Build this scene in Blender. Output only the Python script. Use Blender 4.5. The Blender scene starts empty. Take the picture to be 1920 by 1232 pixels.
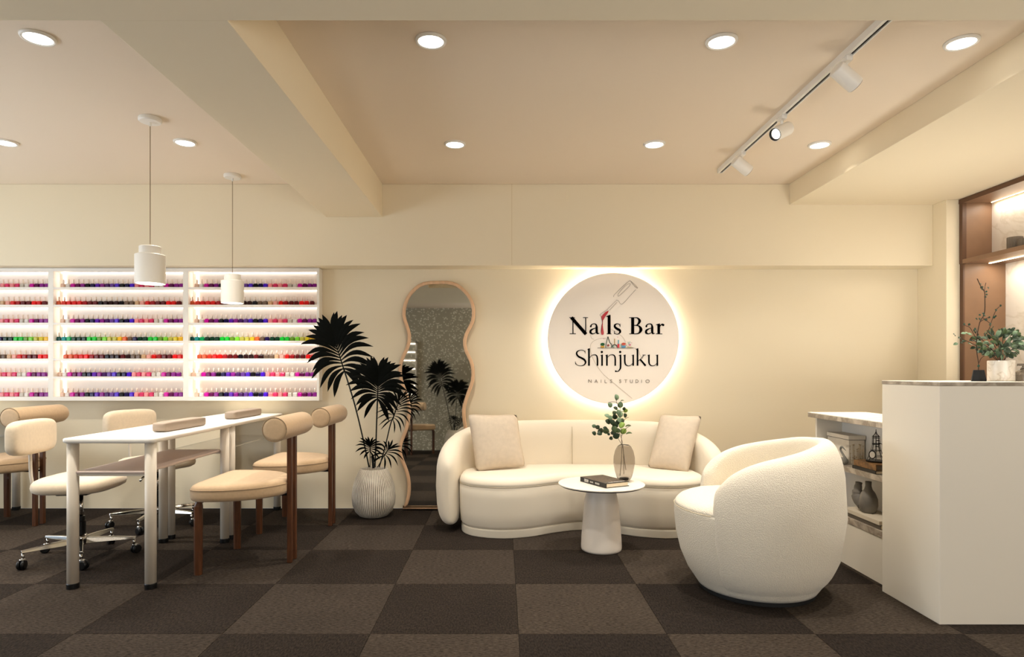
import bpy, bmesh, math, random
from mathutils import Vector, Matrix
PI = math.pi
random.seed(7)
SC = bpy.context.scene
COL = SC.collection
FPX, CX, CY, EYE = 1190.0, 943.0, 694.0, 1.08

# ------------------------------------------------------------------ camera
cam = bpy.data.cameras.new('camera'); camo = bpy.data.objects.new('camera', cam); COL.objects.link(camo)
cam.sensor_width = 36.0; cam.lens = FPX / 1920 * 36.0
cam.shift_x = 17 / 1920; cam.shift_y = 78 / 1920
cam.clip_start = 0.02; cam.clip_end = 60
camo.location = (0, 0, EYE); camo.rotation_euler = (PI / 2, 0, 0)
SC.camera = camo
# ------------------------------------------------------------------ world, exposure
wd = bpy.data.worlds.new('world'); SC.world = wd; wd.use_nodes = True
wd.node_tree.nodes['Background'].inputs[0].default_value = (0.75, 0.85, 1.0, 1)
wd.node_tree.nodes['Background'].inputs[1].default_value = 0.6
SC.view_settings.view_transform = 'Standard'
try: SC.view_settings.look = 'None'
except Exception: pass
SC.view_settings.gamma = 1.0
SC.view_settings.use_curve_mapping = False
SC.view_settings.exposure = 0.44
SC.cycles.use_denoising = True
SC.cycles.max_bounces = 10; SC.cycles.diffuse_bounces = 6; SC.cycles.glossy_bounces = 4
SC.cycles.transmission_bounces = 6; SC.cycles.transparent_max_bounces = 8
SC.cycles.sample_clamp_indirect = 6.0
SC.cycles.blur_glossy = 0.5
SC.cycles.caustics_reflective = False; SC.cycles.caustics_refractive = False
# light strengths (watts) in one place
WARM = (1.0, 0.93, 0.82); NEUT = (1.0, 0.95, 0.88); COOL = (0.86, 0.93, 1.0)
P_DOWN, P_PEND, P_WIN, P_LEFT, P_TRACK, P_NICHE = 6.3, 2.6, 80.0, 76.0, 1.0, 2.2
E_RACK, E_HALO = 3.8, 11.5

def area_light(name, loc, rot, sx, sy, power, color, parent=None, shape='RECTANGLE', spread=PI):
    l = bpy.data.lights.new(name, 'AREA'); l.shape = shape; l.size = sx
    if shape in ('RECTANGLE', 'ELLIPSE'): l.size_y = sy
    l.energy = power; l.color = color; l.spread = spread
    o = bpy.data.objects.new(name, l); COL.objects.link(o)
    o.location = loc; o.rotation_euler = rot
    if parent: o.parent = parent
    return o
# added fill lights at two unseen windows, tilted up to brighten the ceiling
area_light('added_window_light', (1.65, -1.14, 1.15), (PI / 2 + .75, 0, 0), 3.1, 1.6, P_WIN, (1.0, 0.975, 0.94))
area_light('added_window_light', (-5.02, 2.3, 1.15), (PI / 2 + .45, 0, -PI / 2), 3.4, 1.5, P_LEFT, (0.84, 0.92, 1.0))  # added cool light from the left, at a window out of view

# added fill light hidden behind the reception counter, brightening the low soffit
area_light('soffit_fill', (2.75, 3.75, 0.95), (PI, 0, 0),   .5, .7, 7.0, (1.0, 0.96, 0.88))

# ------------------------------------------------------------------ helpers
def W(px, py, D): return Vector(((px - CX) * D / FPX, D, EYE - (py - CY) * D / FPX))
def XX(px, D): return (px - CX) * D / FPX
def ZZ(py, D): return EYE - (py - CY) * D / FPX
def lin(c):
    return tuple(((v / 255) / 12.92 if v / 255 <= .04045 else ((v / 255 + .055) / 1.055) ** 2.4) for v in c[:3]) + (1,)

def mat(name, rgb, rough=.6, metal=0, spec=.4, noise=None, bump=None, emit=None, trans=0, ior=1.45, coat=0, sheen=0, alpha=1):
    """noise=(scale, amount, detail[, stretch xyz]); bump=(scale, strength, dist)"""
    m = bpy.data.materials.new(name); m.use_nodes = True
    nt = m.node_tree; b = nt.nodes['Principled BSDF']
    c = lin(rgb)
    b.inputs['Base Color'].default_value = c; b.inputs['Roughness'].default_value = rough
    b.inputs['Metallic'].default_value = metal; b.inputs['Specular IOR Level'].default_value = spec
    b.inputs['IOR'].default_value = ior
    b.inputs['Transmission Weight'].default_value = trans; b.inputs['Coat Weight'].default_value = coat
    b.inputs['Sheen Weight'].default_value = sheen; b.inputs['Alpha'].default_value = alpha
    tc = nt.nodes.new('ShaderNodeTexCoord')
    if noise:
        n = nt.nodes.new('ShaderNodeTexNoise'); n.inputs['Scale'].default_value = noise[0]; n.inputs['Detail'].default_value = noise[2]
        mp = nt.nodes.new('ShaderNodeMapping')
        if len(noise) > 3: mp.inputs['Scale'].default_value = noise[3]
        nt.links.new(tc.outputs['Object'], mp.inputs[0]); nt.links.new(mp.outputs[0], n.inputs['Vector'])
        mx = nt.nodes.new('ShaderNodeMix'); mx.data_type = 'RGBA'
        a = noise[1]
        mx.inputs[6].default_value = tuple(max(0, v * (1 - a)) for v in c[:3]) + (1,)
        mx.inputs[7].default_value = tuple(min(1, v * (1 + a)) for v in c[:3]) + (1,)
        mr = nt.nodes.new('ShaderNodeMapRange'); mr.inputs[1].default_value = .3; mr.inputs[2].default_value = .7
        nt.links.new(n.outputs[0], mr.inputs[0]); nt.links.new(mr.outputs[0], mx.inputs[0])
        nt.links.new(mx.outputs[2], b.inputs['Base Color'])
    if bump:
        n2 = nt.nodes.new('ShaderNodeTexNoise'); n2.inputs['Scale'].default_value = bump[0]; n2.inputs['Detail'].default_value = 3
        nt.links.new(tc.outputs['Object'], n2.inputs['Vector'])
        bp = nt.nodes.new('ShaderNodeBump'); bp.inputs['Strength'].default_value = bump[1]; bp.inputs['Distance'].default_value = bump[2]
        nt.links.new(n2.outputs[0], bp.inputs['Height']); nt.links.new(bp.outputs[0], b.inputs['Normal'])
    if emit:
        b.inputs['Emission Color'].default_value = tuple(emit[0]) + (1,); b.inputs['Emission Strength'].default_value = emit[1]
    return m

M = {}
M['wall'] = mat('wall_paint', (229, 217, 191), .75, bump=(180, .08, .002))
M['trim'] = mat('beam_paint', (231, 218, 191), .75, bump=(180, .08, .002))
M['ceil'] = mat('ceiling_paint', (232, 217, 197), .85, bump=(160, .08, .002))
M['white'] = mat('white_lacquer', (236, 232, 224), .45)
M['whitecab'] = mat('cabinet_white', (232, 226, 214), .4)
M['deskleg'] = mat('desk_leg_paint', (215, 205, 190), .4)
M['desk'] = mat('desk_top_white', (242, 238, 230), .35)
M['deskshelf'] = mat('desk_shelf_taupe', (196, 178, 168), .5)
M['deskglass'] = mat('desk_shelf_glass', (225, 225, 220), .1, trans=.9, alpha=.35)
M['black'] = mat('black_plastic', (14, 14, 14), .35)
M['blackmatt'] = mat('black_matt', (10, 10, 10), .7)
M['chrome'] = mat('chrome', (190, 188, 184), .10, 1)
M['tan'] = mat('tan_fabric', (196, 168, 134), .8, noise=(60, .05, 4), bump=(900, .25, .001), sheen=.2)
M['cream'] = mat('cream_fabric', (216, 198, 172), .8, noise=(60, .04, 4), bump=(900, .25, .001), sheen=.2)
M['seam'] = mat('seam_cord', (150, 128, 100), .8)
M['wood'] = mat('walnut', (82, 48, 26), .42, noise=(14, .25, 6, (6, 6, .6)), coat=.2)
M['boucle'] = mat('boucle_ivory', (234, 225, 207), .9, bump=(230, .8, .006), noise=(300, .04, 2), sheen=.3)
M['velvet'] = mat('sofa_ivory', (230, 220, 202), .85, bump=(700, .25, .002), sheen=.3)
M['seamiv'] = mat('ivory_seam', (196, 184, 160), .9)
M['linen'] = mat('cushion_linen', (204, 190, 172), .85, noise=(35, .05, 5), bump=(500, .4, .002))
M['plinth'] = mat('sofa_plinth', (206, 198, 182), .8)
M['potwhite'] = None
M['leafdark'] = mat('leaf_black_green', (5, 7, 4), .6, spec=.08)
M['stemdark'] = mat('stem_black', (12, 11, 8), .6)
M['euc'] = mat('leaf_sage', (118, 142, 112), .6, noise=(40, .2, 2))
M['eucd'] = mat('leaf_deep', (40, 58, 36), .55, noise=(40, .25, 2))
M['eucl'] = mat('leaf_lime', (134, 160, 74), .55, noise=(40, .2, 2))
M['bark'] = mat('twig_bark', (58, 42, 30), .7)
M['mirrorframe'] = mat('mirror_frame_wood', (214, 176, 140), .5, noise=(12, .08, 5, (4, 4, .6)))
M['brown'] = mat('bronze_laminate', (128, 98, 74), .38, noise=(8, .05, 3))
M['brownd'] = mat('bronze_frame', (92, 64, 45), .4)
M['glass'] = mat('smoked_glass', (216, 213, 210), .03, trans=1, ior=1.12, spec=.6)
M['glassgrey'] = mat('ribbed_grey_glass', (150, 140, 128), .15, trans=.55, ior=1.3)
M['taupe'] = mat('arm_cushion_taupe', (146, 130, 114), .6, bump=(800, .2, .001))
M['paper'] = mat('book_pages', (222, 208, 182), .8, noise=(30, .08, 2, (1, 1, 40)))
M['bookblack'] = mat('book_cover_black', (20, 18, 16), .4)
M['bookbrown'] = mat('book_cover_print', (70, 58, 46), .5, noise=(60, .7, 5))
M['gold'] = mat('book_spine_bronze', (120, 86, 48), .45, noise=(50, .6, 4))
M['bookcream'] = mat('book_cover_cream', (206, 196, 178), .6)
M['bookdark'] = mat('book_cover_grey', (92, 84, 74), .6)
M['ink'] = mat('sign_black_ink', (4, 4, 4), .9, spec=.03)
M['inkgrey'] = mat('sign_grey_ink', (120, 108, 94), .6)
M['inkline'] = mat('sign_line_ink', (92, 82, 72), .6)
M['inkpale'] = mat('sign_pale_line', (186, 174, 158), .6)
M['inkred'] = mat('sign_red_lacquer', (176, 14, 20), .25)
M['sign'] = mat('sign_disc', (246, 238, 229), .6)
M['whiteink'] = mat('white_print', (225, 222, 215), .6)
M['stone'] = mat('grey_ceramic', (120, 116, 110), .55, noise=(10, .25, 3))
M['fridge'] = mat('silver_grey_ceramic', (120, 118, 112), .4)
M['boxwhite'] = mat('gift_box_white', (226, 219, 206), .7, noise=(20, .04, 4))
M['boxprint'] = mat('box_print', (196, 178, 146), .7, noise=(45, .45, 6))
M['glow_w'] = mat('lamp_diffuser', (255, 250, 240), .5, emit=((1, .95, .86), 7))
M['glow_led'] = mat('led_strip', (255, 240, 220), .5, emit=((1, .92, .84), E_RACK))
M['glow_halo'] = mat('sign_halo', (255, 240, 220), .5, emit=((1, .95, .86), E_HALO))
M['glow_niche'] = mat('niche_led', (255, 230, 180), .5, emit=((1, .74, .42), 9))

def marble(name, base, vein, scale, dens):
    m = bpy.data.materials.new(name); m.use_nodes = True; nt = m.node_tree; b = nt.nodes['Principled BSDF']
    tc = nt.nodes.new('ShaderNodeTexCoord'); n = nt.nodes.new('ShaderNodeTexNoise'); n.inputs['Scale'].default_value = scale
    n.inputs['Detail'].default_value = 8; n.inputs['Distortion'].default_value = .5
    nt.links.new(tc.outputs['Object'], n.inputs['Vector'])
    cr = nt.nodes.new('ShaderNodeValToRGB'); e = cr.color_ramp.elements
    e[0].position = .5 - dens; e[0].color = lin(base); e[1].position = .5 + dens; e[1].color = lin(base)
    k = cr.color_ramp.elements.new(.5); k.color = lin(vein)
    nt.links.new(n.outputs[0], cr.inputs[0]); nt.links.new(cr.outputs[0], b.inputs['Base Color'])
    b.inputs['Roughness'].default_value = .3
    return m
M['marble'] = marble('marble_grey_edge', (196, 186, 172), (140, 128, 114), 11, .16)
M['marblelit'] = marble('marble_lit_top', (246, 242, 234), (228, 220, 208), 3, .02)  # whiter marble, the light on the tops put into its colour
M['marblew'] = marble('marble_white_panel', (230, 222, 208), (216, 206, 188), 1.4, .014)
M['stonepot'] = marble('marble_pot', (234, 226, 214), (208, 196, 180), 14, .03)

def carpet_mat(name, c1, c2, stretch):
    m = bpy.data.materials.new(name); m.use_nodes = True; nt = m.node_tree; b = nt.nodes['Principled BSDF']
    ge = nt.nodes.new('ShaderNodeNewGeometry')
    mp = nt.nodes.new('ShaderNodeMapping'); mp.inputs['Scale'].default_value = stretch
    n = nt.nodes.new('ShaderNodeTexNoise'); n.inputs['Scale'].default_value = 150; n.inputs['Detail'].default_value = 4; n.inputs['Roughness'].default_value = .7
    n2 = nt.nodes.new('ShaderNodeTexNoise'); n2.inputs['Scale'].default_value = 3.0; n2.inputs['Detail'].default_value = 3
    nt.links.new(ge.outputs['Position'], mp.inputs[0]); nt.links.new(mp.outputs[0], n.inputs['Vector'])
    nt.links.new(ge.outputs['Position'], n2.inputs['Vector'])
    cr = nt.nodes.new('ShaderNodeValToRGB'); e = cr.color_ramp.elements
    e[0].position = .34; e[0].color = lin(c1); e[1].position = .68; e[1].color = lin(c2)
    nt.links.new(n.outputs[0], cr.inputs[0])
    mx = nt.nodes.new('ShaderNodeMix'); mx.data_type = 'RGBA'; mx.blend_type = 'MULTIPLY'; mx.inputs[0].default_value = .5
    cr2 = nt.nodes.new('ShaderNodeValToRGB'); f = cr2.color_ramp.elements
    f[0].position = .35; f[0].color = (.75, .75, .75, 1); f[1].position = .65; f[1].color = (1, 1, 1, 1)
    nt.links.new(n2.outputs[0], cr2.inputs[0])
    nt.links.new(cr.outputs[0], mx.inputs[6]); nt.links.new(cr2.outputs[0], mx.inputs[7])
    nt.links.new(mx.outputs[2], b.inputs['Base Color'])
    b.inputs['Roughness'].default_value = .95; b.inputs['Specular IOR Level'].default_value = .1
    bp = nt.nodes.new('ShaderNodeBump'); bp.inputs['Strength'].default_value = .8; bp.inputs['Distance'].default_value = .006
    nt.links.new(n.outputs[0], bp.inputs['Height']); nt.links.new(bp.outputs[0], b.inputs['Normal'])
    return m
CARP = [carpet_mat('carpet_dark', (20, 16, 13), (56, 47, 40), (1, .35, 1)),
        carpet_mat('carpet_light', (33, 27, 23), (82, 72, 62), (.35, 1, 1)),
        carpet_mat('carpet_dark_brown', (20, 16, 14), (53, 45, 39), (1, .35, 1)),
        carpet_mat('carpet_light_brown', (31, 26, 22), (78, 68, 59), (.35, 1, 1))]

def pot_material():
    m = bpy.data.materials.new('woven_ceramic'); m.use_nodes = True; nt = m.node_tree; b = nt.nodes['Principled BSDF']
    tc = nt.nodes.new('ShaderNodeTexCoord')
    w = nt.nodes.new('ShaderNodeTexWave'); w.bands_direction = 'X'; w.inputs['Scale'].default_value = 26; w.inputs['Distortion'].default_value = 1.2
    w.inputs['Detail Scale'].default_value = 3
    sx = nt.nodes.new('ShaderNodeSeparateXYZ'); nt.links.new(tc.outputs['Object'], sx.inputs[0])
    at = nt.nodes.new('ShaderNodeMath'); at.operation = 'ARCTAN2'
    nt.links.new(sx.outputs[1], at.inputs[0]); nt.links.new(sx.outputs[0], at.inputs[1])
    cb = nt.nodes.new('ShaderNodeCombineXYZ'); nt.links.new(at.outputs[0], cb.inputs[0])
    ml = nt.nodes.new('ShaderNodeMath'); ml.operation = 'MULTIPLY'; ml.inputs[1].default_value = 5.0
    nt.links.new(sx.outputs[2], ml.inputs[0]); nt.links.new(ml.outputs[0], cb.inputs[1])
    mp = nt.nodes.new('ShaderNodeMapping'); mp.inputs['Scale'].default_value = (.125, 1, 1)
    nt.links.new(cb.outputs[0], mp.inputs[0]); nt.links.new(mp.outputs[0], w.inputs['Vector'])
    n = nt.nodes.new('ShaderNodeTexNoise'); n.inputs['Scale'].default_value = 9; nt.links.new(tc.outputs['Object'], n.inputs['Vector'])
    mu = nt.nodes.new('ShaderNodeMath'); mu.operation = 'MULTIPLY'
    nt.links.new(w.outputs[1], mu.inputs[0]); nt.links.new(n.outputs[0], mu.inputs[1])
    cr = nt.nodes.new('ShaderNodeValToRGB'); e = cr.color_ramp.elements
    e[0].position = .08; e[0].color = lin((236, 228, 214)); e[1].position = .5; e[1].color = lin((126, 114, 98))
    nt.links.new(mu.outputs[0], cr.inputs[0]); nt.links.new(cr.outputs[0], b.inputs['Base Color'])
    bp = nt.nodes.new('ShaderNodeBump'); bp.inputs['Strength'].default_value = .5; bp.inputs['Distance'].default_value = .004; bp.invert = True
    nt.links.new(w.outputs[1], bp.inputs['Height']); nt.links.new(bp.outputs[0], b.inputs['Normal'])
    b.inputs['Roughness'].default_value = .7
    return m
M['potwhite'] = pot_material()

def glitter(name, base, rough, metal, thr, scale, glit):
    m = bpy.data.materials.new(name); m.use_nodes = True; nt = m.node_tree; b = nt.nodes['Principled BSDF']
    tc = nt.nodes.new('ShaderNodeTexCoord'); v = nt.nodes.new('ShaderNodeTexVoronoi'); v.inputs['Scale'].default_value = scale
    n = nt.nodes.new('ShaderNodeTexNoise'); n.inputs['Scale'].default_value = scale * .08
    nt.links.new(tc.outputs['Object'], v.inputs['Vector']); nt.links.new(tc.outputs['Object'], n.inputs['Vector'])
    sp = nt.nodes.new('ShaderNodeSeparateColor'); nt.links.new(v.outputs['Color'], sp.inputs[0])
    g = nt.nodes.new('ShaderNodeMath'); g.operation = 'GREATER_THAN'; g.inputs[1].default_value = thr
    nt.links.new(sp.outputs[0], g.inputs[0])
    l = nt.nodes.new('ShaderNodeMath'); l.operation = 'LESS_THAN'; l.inputs[1].default_value = .42
    nt.links.new(v.outputs['Distance'], l.inputs[0])
    a = nt.nodes.new('ShaderNodeMath'); a.operation = 'MULTIPLY'
    nt.links.new(g.outputs[0], a.inputs[0]); nt.links.new(l.outputs[0], a.inputs[1])
    a2 = nt.nodes.new('ShaderNodeMath'); a2.operation = 'MULTIPLY'
    nt.links.new(a.outputs[0], a2.inputs[0]); a2.inputs[1].default_value = .95
    mx = nt.nodes.new('ShaderNodeMix'); mx.data_type = 'RGBA'
    mx.inputs[6].default_value = lin(base); mx.inputs[7].default_value = lin(glit)
    nt.links.new(a2.outputs[0], mx.inputs[0]); nt.links.new(mx.outputs[2], b.inputs['Base Color'])
    mm = nt.nodes.new('ShaderNodeMapRange'); mm.inputs[3].default_value = metal; mm.inputs[4].default_value = 0
    nt.links.new(a.outputs[0], mm.inputs[0]); nt.links.new(mm.outputs[0], b.inputs['Metallic'])
    mr = nt.nodes.new('ShaderNodeMapRange'); mr.inputs[3].default_value = rough; mr.inputs[4].default_value = .6
    nt.links.new(a.outputs[0], mr.inputs[0]); nt.links.new(mr.outputs[0], b.inputs['Roughness'])
    return m
M['mirror'] = mat('mirror_silver', (200, 198, 190), .02, 1)
M['reardark'] = glitter('rear_glitter_paper', (172, 168, 152), .5, 0, .62, 42, (255, 252, 236))

# ---- mesh helpers
def new(): return bmesh.new()
SHIFT = {}
def obj(name, bm, m, parent=None, smooth=False, bevel=0, kind=None, seg=2, origin=None, solid=0, subsurf=0):
    bmesh.ops.remove_doubles(bm, verts=bm.verts, dist=1e-6)
    bmesh.ops.recalc_face_normals(bm, faces=bm.faces)
    sh = Vector((0, 0, 0))
    if parent is not None: sh = SHIFT.get(parent.name, Vector((0, 0, 0)))
    elif origin is not None: sh = Vector(origin)
    if sh.length: bmesh.ops.translate(bm, verts=bm.verts, vec=-sh)
    me = bpy.data.meshes.new(name); bm.to_mesh(me); bm.free()
    for x in (m if isinstance(m, (list, tuple)) else [m]): me.materials.append(x)
    if smooth:
        for p in me.polygons: p.use_smooth = True
    o = bpy.data.objects.new(name, me); COL.objects.link(o)
    if parent is not None: o.parent = parent
    elif origin is not None: o.location = sh
    SHIFT[o.name] = sh
    if solid:
        s = o.modifiers.new('thickness', 'SOLIDIFY'); s.thickness = solid; s.offset = 0
    if bevel:
        b = o.modifiers.new('bevel', 'BEVEL'); b.width = bevel; b.segments = seg; b.limit_method = 'ANGLE'; b.angle_limit = .7
        if not smooth:
            for p in me.polygons: p.use_smooth = True
            w = o.modifiers.new('wn', 'WEIGHTED_NORMAL'); w.keep_sharp = True
    if subsurf:
        s = o.modifiers.new('sub', 'SUBSURF'); s.levels = subsurf; s.render_levels = subsurf
    if kind: o['kind'] = kind
    return o
def thing(name, label, cat, loc=(0, 0, 0), rotz=0, group=None, world=False):
    o = bpy.data.objects.new(name, None); COL.objects.link(o); o.empty_display_size = .1
    o.location = loc; o.rotation_euler = (0, 0, rotz); o['label'] = label; o['category'] = cat
    if group: o['group'] = group
    SHIFT[o.name] = Vector(loc) if world else Vector((0, 0, 0))
    return o
def tag(o, label, cat, group=None):
    o['label'] = label; o['category'] = cat
    if group: o['group'] = group
    return o
def dup(o, parent=None):
    c = o.copy(); COL.objects.link(c)
    if parent is not None: c.parent = parent
    SHIFT[c.name] = SHIFT.get(o.name, Vector((0, 0, 0)))
    for ch in list(o.children): dup(ch, c)
    return c
def place(o, loc, rotz, label, cat=None, scale=None):
    c = dup(o); c.location = loc; c.rotation_euler = (0, 0, rotz); c['label'] = label
    if scale: c.scale = (scale,) * 3
    return c

def box(bm, x0, x1, y0, y1, z0, z1):
    vs = [bm.verts.new((x, y, z)) for z in (z0, z1) for x, y in ((x0, y0), (x1, y0), (x1, y1), (x0, y1))]
    for f in ((0, 3, 2, 1), (4, 5, 6, 7), (0, 1, 5, 4), (1, 2, 6, 5), (2, 3, 7, 6), (3, 0, 4, 7)):
        bm.faces.new([vs[i] for i in f])
    return bm
def B(x0, x1, y0, y1, z0, z1): return box(new(), x0, x1, y0, y1, z0, z1)
def lathe(bm, prof, seg=32, c=(0, 0, 0), axis='Z', caps=True):
    rings = []
    for r, z in prof:
        ring = []
        for i in range(seg):
            a = 2 * PI * i / seg
            p = (r * math.cos(a), r * math.sin(a), z)
            if axis == 'Y': p = (p[0], p[2], p[1])
            if axis == 'X': p = (p[2], p[0], p[1])
            ring.append(bm.verts.new((c[0] + p[0], c[1] + p[1], c[2] + p[2])))
        rings.append(ring)
    for a, b in zip(rings, rings[1:]):
        for i in range(seg):
            j = (i + 1) % seg
            bm.faces.new((a[i], a[j], b[j], b[i]))
    if caps:
        bm.faces.new(rings[0]); bm.faces.new(rings[-1][::-1])
    return bm
def tube(bm, pts, rad, seg=8):
    pts = [Vector(p) for p in pts]
    if not isinstance(rad, (list, tuple)): rad = [rad] * len(pts)
    rings = []; up = Vector((.31, .17, .93))
    for i, p in enumerate(pts):
        d = (pts[min(i + 1, len(pts) - 1)] - pts[max(i - 1, 0)]).normalized()
        u = d.cross(up)
        if u.length < 1e-3: u = d.cross(Vector((1, 0, 0)))
        u.normalize(); v = d.cross(u).normalized()
        rings.append([bm.verts.new(p + (u * math.cos(2 * PI * k / seg) + v * math.sin(2 * PI * k / seg)) * rad[i]) for k in range(seg)])
    for a, b in zip(rings, rings[1:]):
        for k in range(seg): bm.faces.new((a[k], a[(k + 1) % seg], b[(k + 1) % seg], b[k]))
    bm.faces.new(rings[0][::-1]); bm.faces.new(rings[-1])
    return bm
def cat_rom(pts, n=6, closed=False):
    pts = [tuple(p) for p in pts]; out = []; N = len(pts); dim = len(pts[0])
    rng = range(N if closed else N - 1)
    for i in rng:
        g = (lambda k: pts[k % N]) if closed else (lambda k: pts[min(max(k, 0), N - 1)])
        p0, p1, p2, p3 = g(i - 1), g(i), g(i + 1), g(i + 2)
        for j in range(n):
            t = j / n
            out.append(tuple(.5 * (2 * p1[d] + (p2[d] - p0[d]) * t + (2 * p0[d] - 5 * p1[d] + 4 * p2[d] - p3[d]) * t * t + (-p0[d] + 3 * p1[d] - 3 * p2[d] + p3[d]) * t ** 3) for d in range(dim)))
    if not closed: out.append(pts[-1])
    return out
def resample(pts, n):
    P = [Vector(p) for p in pts]; P.append(P[0]); d = [0.0]
    for a, b in zip(P, P[1:]): d.append(d[-1] + (b - a).length)
    out = []; j = 0
    for k in range(n):
        t = d[-1] * k / n
        while d[j + 1] < t: j += 1
        f = (t - d[j]) / max(1e-9, d[j + 1] - d[j]); q = P[j].lerp(P[j + 1], f); out.append((q.x, q.y))
    return out
def inset(pts, d):
    n = len(pts); out = []
    for i in range(n):
        a = Vector(pts[i - 1]); b = Vector(pts[(i + 1) % n]); t = (b - a)
        if t.length < 1e-9: t = Vector((1, 0))
        t.normalize(); nrm = Vector((-t.y, t.x))
        p = Vector(pts[i]) + nrm * d
        out.append((p.x, p.y))
    return out
def ccw(pts):
    a = sum(pts[i][0] * pts[(i + 1) % len(pts)][1] - pts[(i + 1) % len(pts)][0] * pts[i][1] for i in range(len(pts)))
    return pts if a > 0 else pts[::-1]
def loft(bm, outline, rings, top_dome=0, shrink=(.7, .4, .15)):
    """rings = [(inset, z)...]; bottom is an n-gon, top closes by scaled rings with a slight dome"""
    o = ccw(outline); n = len(o); prev = None
    cx = sum(p[0] for p in o) / n; cy = sum(p[1] for p in o) / n
    for k, (d, z) in enumerate(rings):
        r = [bm.verts.new((x, y, z)) for x, y in inset(o, d)]
        if prev is None: bm.faces.new(r[::-1])
        else:
            for i in range(n): bm.faces.new((prev[i], prev[(i + 1) % n], r[(i + 1) % n], r[i]))
        prev = r
    d, z = rings[-1]; base = inset(o, d)
    for s in shrink:
        r = [bm.verts.new((cx + (x - cx) * s, cy + (y - cy) * s, z + top_dome * (1 - s * s))) for x, y in base]
        for i in range(n): bm.faces.new((prev[i], prev[(i + 1) % n], r[(i + 1) % n], r[i]))
        prev = r
    bm.faces.new(prev)
    return bm
def spow(v, e): return math.copysign(abs(v) ** e, v)
def super_box(bm, c, s, e=.35, nu=28, nv=16, rot=None):
    """rounded cushion block (superellipsoid), s = half sizes"""
    R = rot or Matrix.Identity(3); rows = []
    for j in range(nv + 1):
        ph = -PI / 2 + PI * j / nv; row = []
        for i in range(nu):
            th = 2 * PI * i / nu
            x = spow(math.cos(ph), e) * spow(math.cos(th), e); y = spow(math.cos(ph), e) * spow(math.sin(th), e); z = spow(math.sin(ph), e)
            p = R @ Vector((x * s[0], y * s[1], z * s[2])); row.append(bm.verts.new(p + Vector(c)))
        rows.append(row)
    for a, b in zip(rows, rows[1:]):
        for i in range(nu): bm.faces.new((a[i], a[(i + 1) % nu], b[(i + 1) % nu], b[i]))
    bm.faces.new(rows[0][::-1]); bm.faces.new(rows[-1])
    return bm
def struct(name, bm, m, **k): return obj(name, bm, m, kind='structure', **k)

# ================================================================== ROOM
XL, XR, YF, YB, ZC = -5.2, 3.75, -1.25, 4.96, 2.482
SF = 2.325
fl = struct('floor', B(XL, XR, YF, YB, -.06, -.006), M['blackmatt'])
T = .607; x0g = .064; y0g = 3.206
tiles = {}
def rng_k(lo, hi, o): return range(int(math.floor((lo - o) / T)), int(math.ceil((hi - o) / T)))
for i in rng_k(XL, XR, x0g):
    for j in rng_k(YF, YB, y0g):
        a0, a1 = max(XL, x0g + i * T), min(XR, x0g + (i + 1) * T)
        b0, b1 = max(YF, y0g + j * T), min(YB, y0g + (j + 1) * T)
        if a1 - a0 < .01 or b1 - b0 < .01: continue
        light = (i + j + 40) % 2
        mi = light + 2 * ((i * 7 + j * 3) % 5 > 2)
        key = (round(a1 - a0, 3), round(b1 - b0, 3), mi)
        if key not in tiles:
            w, h = (a1 - a0) / 2 - .0006, (b1 - b0) / 2 - .0006
            tiles[key] = obj('carpet_tile', B(-w, w, -h, h, -.006, 0), CARP[mi], bevel=.0012, seg=1)
            t = tiles[key]
        else:
            t = tiles[key].copy(); COL.objects.link(t)
        t.parent = fl; t.location = ((a0 + a1) / 2, (b0 + b1) / 2, 0)

struct('ceiling', B(XL, XR, YF, YB, ZC, ZC + .08), M['ceil'])
struct('wall_back', B(XL, XR, YB, YB + .1, 0, ZC), M['wall'])
bm = new(); box(bm, XL - .1, XL, YF, .55, 0, ZC); box(bm, XL - .1, XL, 4.05, YB, 0, ZC); box(bm, XL - .1, XL, .55, 4.05, 0, .25); box(bm, XL - .1, XL, .55, 4.05, 2.05, ZC)
struct('wall_left', bm, M['wall'])
bm = new()
for y in (.55, 2.28, 4.01): box(bm, XL - .08, XL - .02, y, y + .04, .25, 2.05)
for z in (.25, 2.01): box(bm, XL - .08, XL - .02, .55, 4.05, z, z + .04)
w2 = struct('added_window_2', bm, M['white'])  # unseen window added to go with the cool light from the left
for y in (.59, 2.32): obj('pane', B(XL - .055, XL - .045, y, y + 1.69, .29, 2.01), mat('window_glass', (240, 245, 245), .02, trans=1, ior=1.05), w2)
struct('wall_right', B(XR, XR + .1, YF, YB, 0, ZC), M['wall'])
# wall behind the camera with an opening for the added window
bm = new(); box(bm, XL, .05, YF - .1, YF, 0, ZC); box(bm, 3.3, XR, YF - .1, YF, 0, ZC)
box(bm, .05, 3.3, YF - .1, YF, 0, .25); box(bm, .05, 3.3, YF - .1, YF, 2.35, ZC)
struct('wall_front', bm, M['reardark'])
bm = new()
for x in (.05, 1.12, 2.19, 3.26): box(bm, x, x + .04, YF - .09, YF - .03, .25, 2.35)
for z in (.25, 2.31): box(bm, .05, 3.3, YF - .09, YF - .03, z, z + .04)
wf = struct('added_window_1', bm, M['white'])  # unseen window added to go with the fill light behind the camera
for x in (.09, 1.16, 2.23): obj('pane', B(x, x + 1.03, YF - .065, YF - .055, .29, 2.31), mat('window_glass', (240, 245, 245), .02, trans=1, ior=1.05), wf)
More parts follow.
